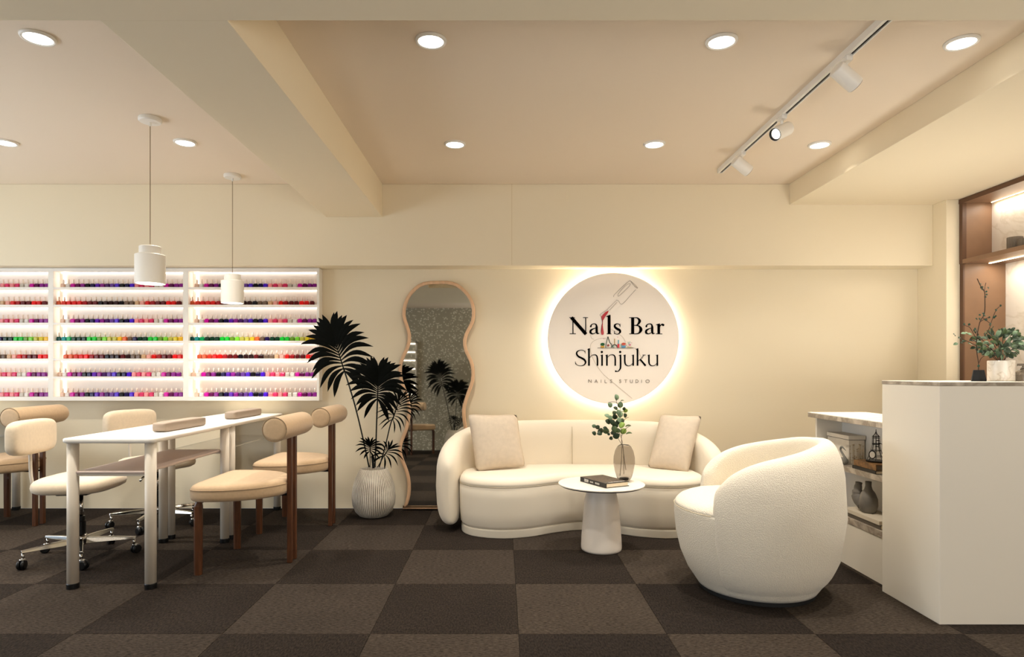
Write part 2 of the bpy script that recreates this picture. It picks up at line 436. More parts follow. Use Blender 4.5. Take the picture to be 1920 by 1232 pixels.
# beams and soffits
BB = 2.233
struct('trim_1', B(XL, 3.238, 4.78, YB, 1.867, ZC), M['wall'], bevel=.003)                 # deep band along the back wall
struct('trim_2', B(-1.33, -.908, 2.093, 4.78, BB, ZC), M['trim'], bevel=.003)               # beam running to the back
struct('trim_3', B(XL, XR, .9, 2.093, BB - .001, ZC), M['trim'], bevel=.003)                # cross beam over the camera
struct('trim_4', B(2.157, XR, 2.093, 4.78, SF, ZC), M['trim'], bevel=.003)                  # low soffit on the right
struct('trim_5', B(3.238, XR, 4.635, YB, 0, SF), M['wall'], bevel=.003)                     # column in the corner
# thin plaster joints on the band
struct('trim_6', B(.066, .069, 4.7792, 4.781, 1.87, ZC), mat('plaster_joint', (206, 188, 152), .8))

# ================================================================== CEILING LIGHTS
def downlight():
    t = thing('ceiling_downlight', '', 'ceiling light', (0, 0, 0), 0, 'round recessed ceiling downlights')
    obj('rim', lathe(new(), [(.052, -.006), (.056, -.011), (.064, -.010), (.067, -.004), (.067, 0)], 40), M['white'], t, smooth=True)
    obj('diffuser', lathe(new(), [(.0535, -.003), (.0535, -.0075), (.03, -.0085), (.001, -.009)], 40), M['glow_w'], t, smooth=True)
    area_light('bulb_light', (0, 0, -.013), (0, 0, 0), .1, .1, P_DOWN, WARM, t, 'DISK', spread=1.78)
    return t
d0 = downlight()
DL = [(-3.06, 2.70, 'round ceiling downlight out at the far left, front row'),
      (-1.956, 2.67, 'bright round ceiling downlight top left, left of the big beam'),
      (-.306, 2.695, 'round ceiling downlight between the big beam and the track, front row'),
      (.930, 2.70, 'round ceiling downlight in the front row just left of the track rail'),
      (1.958, 2.71, 'round ceiling downlight nearest the right-hand soffit, front row at the top right'),
      (-3.057, 3.90, 'small round ceiling downlight cut by the left edge of the photo'),
      (-1.953, 3.90, 'round ceiling downlight between the two hanging pendant lamps'),
      (-.297, 3.93, 'small round downlight above the wavy mirror, back row'),
      (.938, 3.93, 'small round downlight above the round sign, back row'),
      (1.966, 3.94, 'small round downlight right of the track spotlights, back row')]
for i, (x, y, lb) in enumerate(DL):
    o = d0 if i == 0 else dup(d0)
    o.location = (x, y, ZC); o['label'] = lb
for x, y, lb in [(-3.0, .35, 'leftmost'), (-1.1, .35, 'second from left'), (.93, .35, 'third from left'), (2.6, .35, 'rightmost')]:  # unseen row of downlights, added for the light it gives
    o = dup(d0); o.location = (x, y, ZC); o['label'] = 'unseen added ceiling downlight overhead of the viewpoint, %s of that row' % lb

# pendants
def pendant():
    t = thing('pendant_lamp', '', 'pendant lamp', (0, 0, 0), 0, 'white cylinder pendants over the nail desks')
    obj('canopy', lathe(new(), [(.058, ZC), (.06, ZC - .006), (.06, ZC - .018), (.054, ZC - .024), (.008, ZC - .025), (.006, ZC - .045), (.001, ZC - .046)], 32), M['white'], t, smooth=False, bevel=.001)
    obj('cord', lathe(new(), [(.0024, 1.765), (.0024, ZC - .02)], 8), M['seam'], t)
    obj('shade_neck', lathe(new(), [(.001, 1.768), (.052, 1.768), (.056, 1.764), (.056, 1.722)], 40), M['white'], t, smooth=False, bevel=.001)
    obj('lamp_shade', lathe(new(), [(.056, 1.722), (.073, 1.722), (.077, 1.718), (.077, 1.560), (.072, 1.560), (.072, 1.60), (.06, 1.61)], 48, caps=False), M['white'], t, smooth=False, bevel=.0008)
    obj('diffuser', lathe(new(), [(.071, 1.575), (.071, 1.568), (.03, 1.563), (.001, 1.562)], 40), M['glow_w'], t, smooth=True)
    area_light('bulb_light', (0, 0, 1.555), (0, 0, 0), .13, .13, P_PEND, NEUT, t, 'DISK', spread=2.3)
    return t
p0 = pendant(); p0.location = (-1.962, 3.53, 0); p0['label'] = 'nearer larger white cylinder pendant lamp hanging over the front desk'
p1 = dup(p0); p1.location = (-1.943, 4.56, 0); p1['label'] = 'farther white cylinder pendant lamp hanging before the right bay of the rack'

# track
t = thing('track_rail', 'white ceiling light track with a dark slot running toward the viewer', 'light track', (1.512, 2.09, ZC), world=True)
bm = new(); box(bm, 1.494, 1.500, 2.094, 4.42, ZC - .03, ZC); box(bm, 1.524, 1.530, 2.094, 4.42, ZC - .03, ZC); box(bm, 1.500, 1.524, 2.094, 4.42, ZC - .012, ZC)
box(bm, 1.500, 1.508, 2.094, 4.42, ZC - .03, ZC - .026); box(bm, 1.494, 1.530, 4.416, 4.424, ZC - .03, ZC)
obj('rail', bm, M['white'], t)
obj('slot', B(1.500, 1.524, 2.094, 4.414, ZC - .022, ZC - .012), M['black'], t)
def spot(y, d, label, on):
    x = 1.512; z0 = ZC - .022
    t = thing('track_spotlight', label, 'spotlight', (x, y, z0), group='white track spotlights', world=True)
    obj('adapter', B(x - .014, x + .014, y - .035, y + .035, z0 - .028, z0), M['white'], t, bevel=.003)
    c = Vector((x, y, z0 - .085)); d = Vector(d).normalized()
    obj('swivel', tube(new(), [(x, y, z0 - .02), (x, y, z0 - .055)], .008, 10), M['white'], t, smooth=True)
    rot = d.to_track_quat('Z', 'Y').to_matrix()
    bm = lathe(new(), [(.030, -.06), (.036, -.055), (.037, .06), (.033, .062), (.030, .045), (.029, .03)], 32, caps=False)
    bm.faces.new([v for v in bm.verts][:32])
    bmesh.ops.transform(bm, matrix=Matrix.Translation(c) @ rot.to_4x4(), verts=bm.verts); obj('housing', bm, M['white'], t, smooth=False, bevel=.001)
    bm = lathe(new(), [(.0305, .05), (.0335, .063), (.031, .064), (.026, .052)], 32, caps=False)
    bmesh.ops.transform(bm, matrix=Matrix.Translation(c) @ rot.to_4x4(), verts=bm.verts); obj('bezel', bm, M['black'], t, smooth=True)
    bm = lathe(new(), [(.029, .040), (.024, .046), (.001, .048)], 24)
    bmesh.ops.transform(bm, matrix=Matrix.Translation(c) @ rot.to_4x4(), verts=bm.verts); obj('lens', bm, M['glow_w'], t, smooth=True)
    l = bpy.data.lights.new('spot_light', 'SPOT'); l.energy = P_TRACK * 4; l.color = WARM; l.spot_size = 1.3; l.spot_blend = .7; l.shadow_soft_size = .03
    lo = bpy.data.objects.new('spot_light', l); COL.objects.link(lo); lo.parent = t
    lo.location = (c + d * .075) - Vector(t.location); lo.rotation_euler = d.to_track_quat('-Z', 'Y').to_euler()
spot(2.80, (.80, .15, -.55), 'nearest white track spotlight, aimed down to the right', 1)
spot(3.44, (-.80, -.42, -.45), 'middle track spotlight aimed left, its dark ringed lens showing', 1)
spot(4.02, (.80, .15, -.55), 'farthest white track spotlight, at the wall end of the rail', 1)

# ================================================================== POLISH RACK
RD = 4.87
bays = [(-153, 90), (100, 343), (353, 594)]
ztop = [538.3, 571.3, 605, 639, 672.3, 706, 744]
rack = thing('polish_rack', 'long white lit wall rack of seven shelves holding nail polish', 'wall rack', (XX(222, RD), YB - .003, ZZ(751, RD)), world=True)
RX0, RX1 = XX(-163, RD), XX(598.5, RD)
RZ0, RZ1 = ZZ(751.5, RD), ZZ(502.5, RD)
obj('back_panel', B(RX0, RX1, 4.945, 4.957, RZ0, RZ1), mat('rack_back', (246, 236, 226), .6), rack)
obj('top_panel', B(RX0, RX1, RD, 4.945, ZZ(508.5, RD), RZ1), M['white'], rack, bevel=.001)
obj('bottom_panel', B(RX0, RX1, RD, 4.945, RZ0, ZZ(744, RD)), M['white'], rack, bevel=.001)
for a, b in ((-163, -153), (594, 598.5)):
    obj('side_panel', B(XX(a, RD), XX(b, RD), RD, 4.945, ZZ(744, RD) - .0, ZZ(508.5, RD)), M['white'], rack, bevel=.001)
for a, b in ((90, 100), (343, 353)):
    obj('divider', B(XX(a, RD), XX(b, RD), RD, 4.945, ZZ(744, RD), ZZ(508.5, RD)), M['white'], rack, bevel=.001)
for (a, b) in bays:
    X0, X1 = XX(a, RD), XX(b, RD)
    for k in range(6):
        z = ZZ(ztop[k], RD); obj('shelf', B(X0, X1, RD + .001, 4.945, z - .0165, z), M['white'], rack, bevel=.0008)
    for k in range(7):
        zt = ZZ(508.5, RD) if k == 0 else ZZ(ztop[k - 1], RD) - .0165
        zb = ZZ(ztop[k], RD)
        obj('led_strip', B(X0 + .012, X1 - .002, 4.938, 4.945, zt - .0050, zt - .001), M['glow_led'], rack)
        obj('led_strip', B(X0 + .028, X0 + .046, 4.940, 4.945, zb + .002, zt - .014), M['glow_led'], rack)
# bottles
PAL = {'beige': (214, 180, 160), 'clear': (212, 206, 200), 'magenta': (190, 20, 150), 'plum': (90, 14, 72), 'purple': (128, 32, 130),
       'black': (14, 8, 18), 'navy': (26, 12, 66), 'violet': (86, 28, 160), 'grape': (66, 26, 92), 'mauve': (96, 58, 140), 'indigo': (80, 40, 190),
       'ultramarine': (70, 14, 196), 'pink': (224, 136, 140), 'raspberry': (204, 52, 100), 'silver': (190, 180, 170),
       'coral': (206, 92, 56), 'brick': (200, 52, 36), 'red': (206, 26, 24), 'crimson': (150, 20, 28), 'maroon': (92, 18, 22),
       'espresso': (40, 14, 14), 'taupe': (104, 84, 70), 'sand': (196, 160, 124), 'blush': (222, 160, 148), 'scarlet': (232, 22, 24),
       'teal': (0, 72, 62), 'turquoise': (14, 138, 138), 'emerald': (16, 160, 92), 'forest': (10, 52, 32), 'green': (24, 186, 52),
       'olive': (96, 142, 40), 'lime': (120, 200, 56), 'khaki': (180, 176, 74), 'mustard': (204, 186, 36), 'gold': (226, 178, 48), 'orange': (220, 100, 50)}
PS = 'beige clear magenta plum purple black navy violet purple grape mauve indigo black navy ultramarine pink raspberry pink raspberry silver clear magenta plum purple purple'.split()
R2 = 'coral brick red red red crimson maroon maroon black espresso espresso espresso black taupe taupe sand blush red crimson maroon maroon scarlet red maroon'.split()
R5 = 'coral coral brick red scarlet crimson maroon maroon black espresso espresso maroon espresso taupe taupe sand blush red crimson maroon maroon scarlet red'.split()
G4 = 'teal turquoise emerald forest forest forest green green olive lime khaki khaki gold orange taupe navy forest forest green green olive lime khaki mustard gold'.split()
ROWS = [PS, R2, PS, G4, R5, PS, PS]
SPAN = {1: [(117, 339), (109, 334.4), (116.4, 338.5), (109, 337.8), (121.8, 336.4), (111, 333.7), (115.7, 338.5)],
        2: [(367.7, 589.4), (359.7, 584.3), (367.7, 589.4), (359, 585), (372.4, 586.5), (362, 585), (367.7, 589.7)]}
SPAN[0] = [(a - 252.5, b - 252.5) for a, b in SPAN[1]]
capm = mat('polish_cap', (238, 222, 208), .35, coat=.3)
glassm = mat('polish_glass', (235, 225, 215), .05, trans=.7, alpha=.5)
BODY, CAPME = {}, None
def body_bm(s=1.0):
    bm = new(); w, d = .0168 * s, .0145
    out = cat_rom([(-w, -d * .6), (-w * .75, -d), (w * .75, -d), (w, -d * .6), (w, d * .6), (w * .75, d), (-w * .75, d), (-w, d * .6)], 1, True)
    loft(bm, out, [(.003, 0), (0, .003), (.0003, .024), (.003, .029), (.0075, .032)], shrink=(.4,))
    return bm
def cap_bm():
    return lathe(new(), [(.0062, .0315), (.0062, .037), (.0073, .0372), (.0066, .062), (.0055, .0645), (.001, .065)], 12)
def bottle_meshes(c):
    if c not in BODY:
        rgb = PAL[c]; m = mat('polish_' + c, rgb, .25, spec=.22, coat=.05)
        bm = body_bm(); bmesh.ops.recalc_face_normals(bm, faces=bm.faces); me = bpy.data.meshes.new('polish_bottle'); bm.to_mesh(me); bm.free()
        for p in me.polygons: p.use_smooth = False
        me.materials.append(m); BODY[c] = me
    return BODY[c]
bm = cap_bm(); bmesh.ops.recalc_face_normals(bm, faces=bm.faces); CAPME = bpy.data.meshes.new('cap'); bm.to_mesh(CAPME); bm.free(); CAPME.materials.append(capm)
for p in CAPME.polygons: p.use_smooth = True
ORD = ['first', 'second', 'third', 'fourth', 'fifth', 'sixth', 'seventh', 'eighth', 'ninth', 'tenth', 'eleventh', 'twelfth', 'thirteenth', 'fourteenth',
       'fifteenth', 'sixteenth', 'seventeenth', 'eighteenth', 'nineteenth', 'twentieth', 'twenty-first', 'twenty-second', 'twenty-third', 'twenty-fourth', 'twenty-fifth']
SHN = ['top shelf', 'second shelf', 'third shelf', 'middle shelf', 'fifth shelf', 'sixth shelf', 'bottom shelf']
CW = {'clear': 'clear', 'silver': 'silver-grey', 'black': 'near-black', 'espresso': 'dark brown', 'indigo': 'blue-violet', 'ultramarine': 'vivid blue-violet',
      'grape': 'dark grape', 'forest': 'dark green', 'emerald': 'emerald green', 'green': 'bright green', 'olive': 'olive green', 'lime': 'lime green',
      'navy': 'dark navy', 'red': 'red', 'scarlet': 'bright red', 'brick': 'brick red', 'crimson': 'dark red', 'pink': 'dusty pink', 'blush': 'pale pink',
      'teal': 'dark teal', 'mustard': 'mustard yellow', 'khaki': 'pale olive', 'gold': 'golden yellow', 'plum': 'dark plum', 'sand': 'sandy beige'}
stuff = []
for bay in (0, 1, 2):
    for k, row in enumerate(ROWS):
        a, b = SPAN[bay][k]; n = len(row)
        for i, c in enumerate(row):
            px = a + (b - a) * i / (n - 1); x = XX(px, 4.90) + random.uniform(-.0006, .0006); z = ZZ(ztop[k], RD)
            rz = random.uniform(-.12, .12)
            if bay == 0 or (k == 0):
                if bay == 0 and px < -40: continue
                stuff.append((c, x, z, rz)); continue
            o = bpy.data.objects.new('polish_bottle', bottle_meshes(c)); COL.objects.link(o)
            o.location = (x, 4.914, z + .0002); o.rotation_euler = (0, 0, rz)
            cp = bpy.data.objects.new('cap', CAPME); COL.objects.link(cp); cp.parent = o
            tag(o, '%s nail polish bottle, %s from left, %s, %s rack bay' % (CW.get(c, c), ORD[i], SHN[k], 'middle' if bay == 1 else 'right'), 'nail polish', 'nail polish bottles on the lit rack')
names = sorted(set(s[0] for s in stuff)); bm = new()
for c, x, z, rz in stuff:
    mtx = Matrix.Translation((x, 4.914, z + .0002)) @ Matrix.Rotation(rz, 4, 'Z')
    for src, mi in ((body_bm(), names.index(c)), (cap_bm(), len(names))):
        tmp = bpy.data.meshes.new('tmp'); src.to_mesh(tmp); src.free(); tmp.transform(mtx)
        f0 = len(bm.faces); bm.from_mesh(tmp); bm.faces.ensure_lookup_table()
        for f in bm.faces[f0:]: f.material_index = mi
        bpy.data.meshes.remove(tmp)
for c in names: bottle_meshes(c)
o = obj('polish_bottles', bm, [BODY[c].materials[0] for c in names] + [capm], kind='stuff', origin=(XX(222, RD), 4.914, RZ0))
tag(o, 'rows of small nail polish bottles on the left bay and the top shelf', 'nail polish', 'nail polish bottles on the lit rack')

# ================================================================== NAIL DESKS
def desk(n_shelf):
    t = thing('nail_desk', '', 'desk', (0, 0, 0), 0, 'narrow white nail desks')
    hw, hl = .2285, .4605
    r = .03; out = []
    for cx, cy, a0 in ((hw - r, hl - r, 0), (-hw + r, hl - r, 90), (-hw + r, -hl + r, 180), (hw - r, -hl + r, 270)):
        for k in range(6): out.append((cx + r * math.cos(math.radians(a0 + 18 * k)), cy + r * math.sin(math.radians(a0 + 18 * k))))
    bm = new(); loft(bm, out, [(.012, .720), (.004, .7235), (.0, .731), (.0, .738), (.002, .742), (.005, .744)], shrink=(.5,))
    obj('desk_top', bm, M['desk'], t, smooth=False)
    for sx in (-1, 1):
        for sy in (-1, 1):
            x, y = sx * .1925, sy * .4185
            l = obj('leg', lathe(new(), [(.0265, .026), (.0265, .722)], 24, (x, y, 0)), M['deskleg'], t, smooth=False, bevel=.0)
            for p in l.data.polygons: p.use_smooth = len(p.vertices) == 4
            obj('foot_cap', lathe(new(), [(.026, 0), (.0285, .002), (.0285, .024), (.027, .027)], 24, (x, y, 0)), M['black'], l)
    if n_shelf == 1:
        obj('lower_shelf', B(-.168, .168, -.435, .43, .568, .582), M['deskshelf'], t, bevel=.004)
        bm = new()
        for y in (-.4185, .4185): box(bm, -.18, .18, y - .008, y + .008, .556, .568)
        obj('crossbar', bm, M['deskleg'], t)
    if n_shelf == 2:
        obj('lower_shelf', B(-.168, .168, -.435, .43, .572, .578), M['deskglass'], t)
    return t
dk = desk(1); dk.location = (-1.9375, 3.5625, 0); dk['label'] = 'front white nail desk with taupe under-shelf and black-capped tube legs'
dk2 = desk(2); dk2.location = (-1.9375, 4.488, 0); dk2['label'] = 'rear white nail desk set end to end against the back wall'
dk3 = place(dk2, (-3.955, 4.488, 0), PI, 'white nail desk at the left edge behind the roll-back chair')

def arm_rest(loc, label):
    t = tag(obj('hand_cushion', super_box(new(), (0, 0, .0265), (.0425, .23, .0265), .28, 32, 16), M['taupe'], smooth=True), label, 'hand cushion', 'taupe hand cushions on the desks')
    t.location = loc; t.rotation_euler = (0, 0, -.03)
arm_rest((-1.853, 3.65, .7435), 'taupe-grey oblong hand cushion on the front desk')
arm_rest((-1.855, 4.545, .7435), 'taupe-grey oblong hand cushion on the rear desk')

# ================================================================== WOODEN ROLL-BACK CHAIRS  (local: front = -x)
def roll_chair():
    t = thing('roll_back_chair', '', 'chair', (0, 0, 0), 0, 'roll-back chairs at the nail desks')
    # D-shaped seat
    half = [(-.262, 0), (-.262, -.12), (-.260, -.20), (-.245, -.255), (-.205, -.281), (-.12, -.284), (-.02, -.266), (.08, -.218), (.15, -.150), (.190, -.08)]
    pts = half + [(.198, 0)] + [(x, -y) for x, y in half[1:][::-1]]
    out = resample(cat_rom(pts, 6, True), 64)
    bm = new(); loft(bm, out, [(.03, .384), (.014, .387), (.004, .396), (0, .410), (0, .440), (.003, .455), (.011, .466), (.026, .474)], .008, shrink=(.8, .55, .3))
    obj('seat', bm, M['tan'], t, smooth=True)
    o2 = inset(ccw(out), -.0012); tube_pts = [(x, y, .447) for x, y in o2]; 
    obj('seat_piping', tube(new(), tube_pts + [tube_pts[0]], .002, 5), M['seam'], t, smooth=True)
    for s in (-1, 1):
        # octagonal front leg, curving into the seat corner
        bm = new(); tube(bm, [(-.205, s * .246, 0), (-.205, s * .246, .36), (-.204, s * .240, .388)], [.021, .023, .016], 8); obj('leg', bm, M['wood'], t)
        bm = new(); box(bm, .195, .222, s * .036 - .014, s * .036 + .014, 0, .728); obj('back_leg', bm, M['wood'], t, bevel=.004)
    obj('crossbar', B(-.16, .2, -.02, .02, .372, .384), M['black'], t)
    bm = new(); box(bm, -.215, -.195, -.24, .24, .372, .384); obj('front_bar', bm, M['black'], t)
    prof = [(.001, -.258), (.045, -.258), (.0585, -.256), (.064, -.250), (.0655, -.242), (.0655, .19), (.063, .222), (.054, .243), (.036, .254), (.001, .258)]
    obj('backrest_roll', lathe(new(), prof, 36, (.2, 0, .765), axis='Y'), M['tan'], t, smooth=True)
    ring = [(.2 + .064 * math.cos(a), -.2535, .765 + .064 * math.sin(a)) for a in [2 * PI * k / 36 for k in range(37)]]
    obj('end_piping', tube(new(), ring, .0024, 6), M['seam'], t, smooth=True)
    return t
ch = roll_chair(); ch.location = (-1.405, 3.60, 0); ch['label'] = 'nearest roll-back chair with wooden legs, right of the front desk'
place(ch, (-1.405, 4.44, 0), 0, 'farther roll-back chair right of the desks, beside the potted palm')
c3 = place(ch, (-3.447, 4.43, 0), 0, 'roll-back chair at the left edge of the photo, behind the nearer swivel chair')

# ================================================================== SWIVEL STOOLS (local: faces +x)
def swivel(base_ang):
    t = thing('swivel_chair', '', 'chair', (0, 0, 0), 0, 'cream swivel chairs on chrome bases')
    out = []
    for k in range(40):
        a = 2 * PI * k / 40; out.append((.0 + .205 * spow(math.cos(a), .62), .225 * spow(math.sin(a), .62)))
    bm = new(); loft(bm, out, [(.06, .395), (.025, .397), (.006, .408), (0, .428), (.004, .448), (.016, .463), (.04, .474)], .008, shrink=(.7, .4, .2))
    obj('seat', bm, M['cream'], t, smooth=True)
    obj('backrest', super_box(new(), (-.262, 0, .70), (.043, .195, .098), .45, 36, 20), M['cream'], t, smooth=True)
    obj('back_post', tube(new(), cat_rom([(-.08, 0, .385), (-.2, 0, .39), (-.262, 0, .44), (-.272, 0, .66)], 5), .009, 8), M['deskleg'], t, smooth=True)
    obj('mechanism', B(-.10, .07, -.07, .07, .368, .397), M['black'], t, bevel=.006)
    obj('lever', tube(new(), [(.02, -.06, .378), (.05, -.13, .372), (.09, -.2, .345)], [.005, .006, .008], 8), M['chrome'], t, smooth=True)
    obj('gas_lift', lathe(new(), [(.014, .2), (.014, .37)], 20), M['chrome'], t, smooth=True)
    obj('lift_sleeve', lathe(new(), [(.026, .11), (.026, .21), (.022, .215), (.022, .24)], 20), M['black'], t, smooth=False)
    obj('hub', lathe(new(), [(.03, .075), (.038, .085), (.038, .12), (.03, .135)], 24), M['chrome'], t, smooth=True)
    for k in range(5):
        a = base_ang + k * 2 * PI / 5; ca, sa = math.cos(a), math.sin(a)
        P = lambda r, s, z: (r * ca - s * sa, r * sa + s * ca, z)
        bm = new(); v = []
        for r, w, z0, z1 in ((.02, .020, .082, .118), (.15, .017, .086, .112), (.285, .013, .088, .102)):
            v.append([bm.verts.new(P(r, -w, z0)), bm.verts.new(P(r, w, z0)), bm.verts.new(P(r, w * .6, z1)), bm.verts.new(P(r, -w * .6, z1))])
        for q, w2 in zip(v, v[1:]):
            for j in range(4): bm.faces.new((q[j], q[(j + 1) % 4], w2[(j + 1) % 4], w2[j]))
        bm.faces.new(v[0][::-1]); bm.faces.new(v[-1])
        arm = obj('base_arm', bm, M['chrome'], t, bevel=.003)
        wx, wy, _ = P(.275, 0, 0)
        bm = new(); ph = a + .9
        rot = Matrix.Rotation(ph, 4, 'Z')
        lathe(bm, [(.001, -.019), (.022, -.019), (.0265, -.014), (.0265, -.004), (.012, -.003), (.012, .003), (.0265, .004), (.0265, .014), (.022, .019), (.001, .019)], 20, axis='Y')
        bmesh.ops.transform(bm, matrix=Matrix.Translation((wx + .012 * math.cos(ph), wy + .012 * math.sin(ph), .0268)) @ rot, verts=bm.verts)
        obj('castor', bm, M['black'], arm, smooth=False, bevel=.002)
        bm = new(); tube(bm, [(wx, wy, .045), (wx, wy, .09)], .007, 10)
        b2 = lathe(new(), [(.001, 0), (.012, 0), (.029, -.004), (.0295, -.010), (.001, -.011)], 20)
        b2.free()
        super_box(bm, (wx + .006 * math.cos(ph), wy + .006 * math.sin(ph), .050), (.014, .012, .008), .6, 14, 8)
        obj('castor_fork', bm, M['chrome'], arm, smooth=True)
    return t
s1 = swivel(math.radians(232 - 6)); s1.location = (-2.435, 3.66, 0); s1.rotation_euler = (0, 0, math.radians(6)); s1['label'] = 'nearer cream swivel chair with chrome star base, left of the front desk'
s2 = dup(s1); s2.location = (-2.42, 4.44, 0); s2.rotation_euler = (0, 0, math.radians(-22)); s2['label'] = 'farther cream swivel chair behind the desks, near the back wall'
s2.rotation_euler = (0, 0, math.radians(6 - 28))

# ================================================================== PALM IN WOVEN POT
def palm_leaf(name, base, tip, size, parent, narrow=1.0, n=13, droop=.25, side=None, facing=(0, -1, .15), seed=0):
    """rachis from base to tip, blade-like leaflets on both sides and a fan at the tip"""
    rs = random.Random(seed)
    base, tip = Vector(base), Vector(tip); ax = (tip - base); L = ax.length; ax.normalize()
    nrm = Vector(facing).normalized(); rt = ax.cross(nrm).normalized(); nrm = rt.cross(ax).normalized()
    bm = new()
    tube(bm, [base, (base + tip) / 2, tip], [.005, .004, .002], 6)
    for s in (-1, 1):
        for i in range(n):
            f = i / (n - 1)
            ang = math.radians(138 * (1 - f) ** 1.15 + 5 + 6 * (s > 0)) + rs.uniform(-.05, .05)
            p = base + ax * L * (.02 + .98 * min(1, f * 1.08))
            ln = size * (.78 + .30 * math.sin(PI * min(1, f * .9 + .15))) * rs.uniform(.88, 1.06)
            w = size * .070 * narrow * rs.uniform(.9, 1.12)
            d = ax * math.cos(ang) + rt * (s * math.sin(ang))
            rows = []
            K = 9
            for k in range(K + 1):
                u = k / K
                bend = droop * u * u
                dirv = d * u * ln - Vector((0, 0, 1)) * bend * ln * .55 * max(0, math.sin(ang)) + nrm * (.22 * math.sin(PI * u * .9)) * ln * .35 + ax * ((.20 * math.sin(PI * u) + .10 * u) * ln * math.sin(ang)) - rt * s * (.10 * u * u * ln * math.cos(ang) * -1)
                c = p + dirv
                wd_ = w * (.22 + .78 * min(1, u / .48) ** .9) * (1 if u < .68 else max(.03, 1 - ((u - .68) / .32) ** 1.5))
                ww = d.cross(nrm).normalized()
                rows.append([bm.verts.new(c - ww * wd_), bm.verts.new(c + nrm * wd_ * .25), bm.verts.new(c + ww * wd_)])
            for a, b in zip(rows, rows[1:]):
                for j in range(2): bm.faces.new((a[j], a[j + 1], b[j + 1], b[j]))
    return obj(name, bm, M['leafdark'], parent, smooth=True)
PX, PD = -.956, 4.70
def palm():
    t = thing('potted_palm', 'tall dark-leaved palm in a woven whitish pot left of the mirror', 'potted plant', (PX, PD, 0), world=True, group='dark palms in woven pots')
    prof = [(.085, 0), (.105, .008), (.135, .04), (.155, .09), (.161, .15), (.153, .22), (.132, .29), (.110, .335), (.100, .352), (.092, .354), (.088, .345), (.088, .315)]
    bm = lathe(new(), prof, 56, caps=False)
    bm.faces.new([v for v in bm.verts][:56])
    o = obj('pot', bm, M['potwhite'], t, smooth=True); 
    if True:
        pass
    obj('soil', lathe(new(), [(.0885, .318), (.0885, .324), (.001, .33)], 32, (PX, PD, 0)), M['blackmatt'], t)
    D = PD
    def stem(name, pts, r): obj(name, tube(new(), cat_rom([W(px, py, d) for px, py, d in pts], 5), r, 7), M['stemdark'], t, smooth=True)
    stem('stem', [(692, 876, D), (680, 820, D - .01), (664, 755, D - .03), (645, 693, D - .05)], .0055)
    stem('stem', [(703, 876, D + .01), (705, 830, D), (707, 770, D - .03), (708, 744, D - .06)], .0055)
    stem('stem', [(711, 876, D + .01), (722, 838, D), (731, 800, D - .02), (736, 785, D - .03)], .0045)
    stem('stem', [(694, 876, D - .02), (694, 860, D - .03), (694, 845, D - .05)], .003)
    stem('stem', [(708, 876, D), (716, 862, D - .02), (721, 852, D - .03)], .003)
    stem('new_shoot', [(700, 878, D - .02), (699, 865, D - .02), (698, 855, D - .02)], .010)
    palm_leaf('leaf', W(646, 697, D - .05), W(627, 636, D - .09), .235, t, 1.15, 14, .12, seed=1)
    palm_leaf('leaf', W(708, 748, D - .07), W(709, 710, D - .10), .205, t, 1.15, 14, .10, seed=2)
    palm_leaf('leaf', W(736, 787, D - .03), W(748, 752, D - .04), .135, t, .62, 12, .25, facing=(.5, -.8, .2), seed=3)
    palm_leaf('leaf', W(694, 846, D - .05), W(694, 836, D - .07), .105, t, 1.0, 8, .35, seed=4)
    palm_leaf('leaf', W(720, 855, D - .03), W(728, 843, D - .05), .115, t, .85, 7, .55, facing=(.3, -.9, .1), seed=5)
    return t, o
t, pot = palm()
pot.location = (0, 0, 0)
# pot mesh is built around its own axis already; keep it centred on the thing
for v in pot.data.vertices: v.co += Vector((PX, PD, 0))
rp = dup(t); rp.location = (-.80, -.66, 0); rp['label'] = 'dark palm in a woven pot seen only in the mirror'; rp.scale = (1.04,) * 3

# ================================================================== MIRROR
Lp = [(820, 527), (803, 527.5), (785, 533), (767, 549.5), (757, 570), (754.5, 592), (760, 611), (765, 629), (763, 647), (756, 663), (749.5, 680), (748, 700), (752, 720), (759, 738), (764, 758), (765, 777), (761, 800), (755, 816), (749, 834), (749, 850), (755, 868), (762, 886), (765.5, 905), (765, 925), (761, 940), (757, 952)]
Rp = [(823, 527), (840, 527), (858, 532), (874, 545), (885.5, 561), (891, 581), (889, 604), (880, 622), (874.5, 638), (876.5, 656), (885.5, 675), (890, 693), (889, 715), (881, 738), (874, 761), (873, 777), (876, 800), (884, 818), (889, 838), (888, 856), (882, 874), (875, 890), (871.5, 908), (872, 925), (876, 940), (880, 952)]
MY0, MY1 = 4.905, 4.950     # the mirror leans: foot forward, top at the wall
def mpt(px, py, off=0.0):
    z = ZZ(py, 4.93); f = z / 1.78; y = MY0 + (MY1 - MY0) * f - .028 + off
    return Vector((XX(px, 4.93), y, z))
outl = cat_rom([p for p in Lp], 2) + cat_rom(Rp[::-1], 2)
outl = ccw(outl)  # in image space
mir = thing('wall_mirror', 'tall wavy-edged standing mirror in a pale wood frame leaning on the wall', 'mirror', (XX(818, 4.93), 4.90, 0), world=True)
def minset(d): return inset(outl, d)
o_out, o_in = minset(0), minset(6.2)
bm = new(); n = len(o_out); R4 = []
for ring, off in ((o_out, .028), (o_out, .004), (inset(outl, 1.4), 0), (inset(outl, 4.6), 0), (o_in, .003), (o_in, .014)):
    R4.append([bm.verts.new(mpt(p[0], min(p[1], 953), off)) for p in ring])
for a, b in zip(R4, R4[1:]):
    for i in range(n): bm.faces.new((a[i], a[(i + 1) % n], b[(i + 1) % n], b[i]))
obj('frame', bm, M['mirrorframe'], mir, smooth=True)
bm = new(); gl = [bm.verts.new(mpt(p[0], p[1], .008)) for p in o_in]
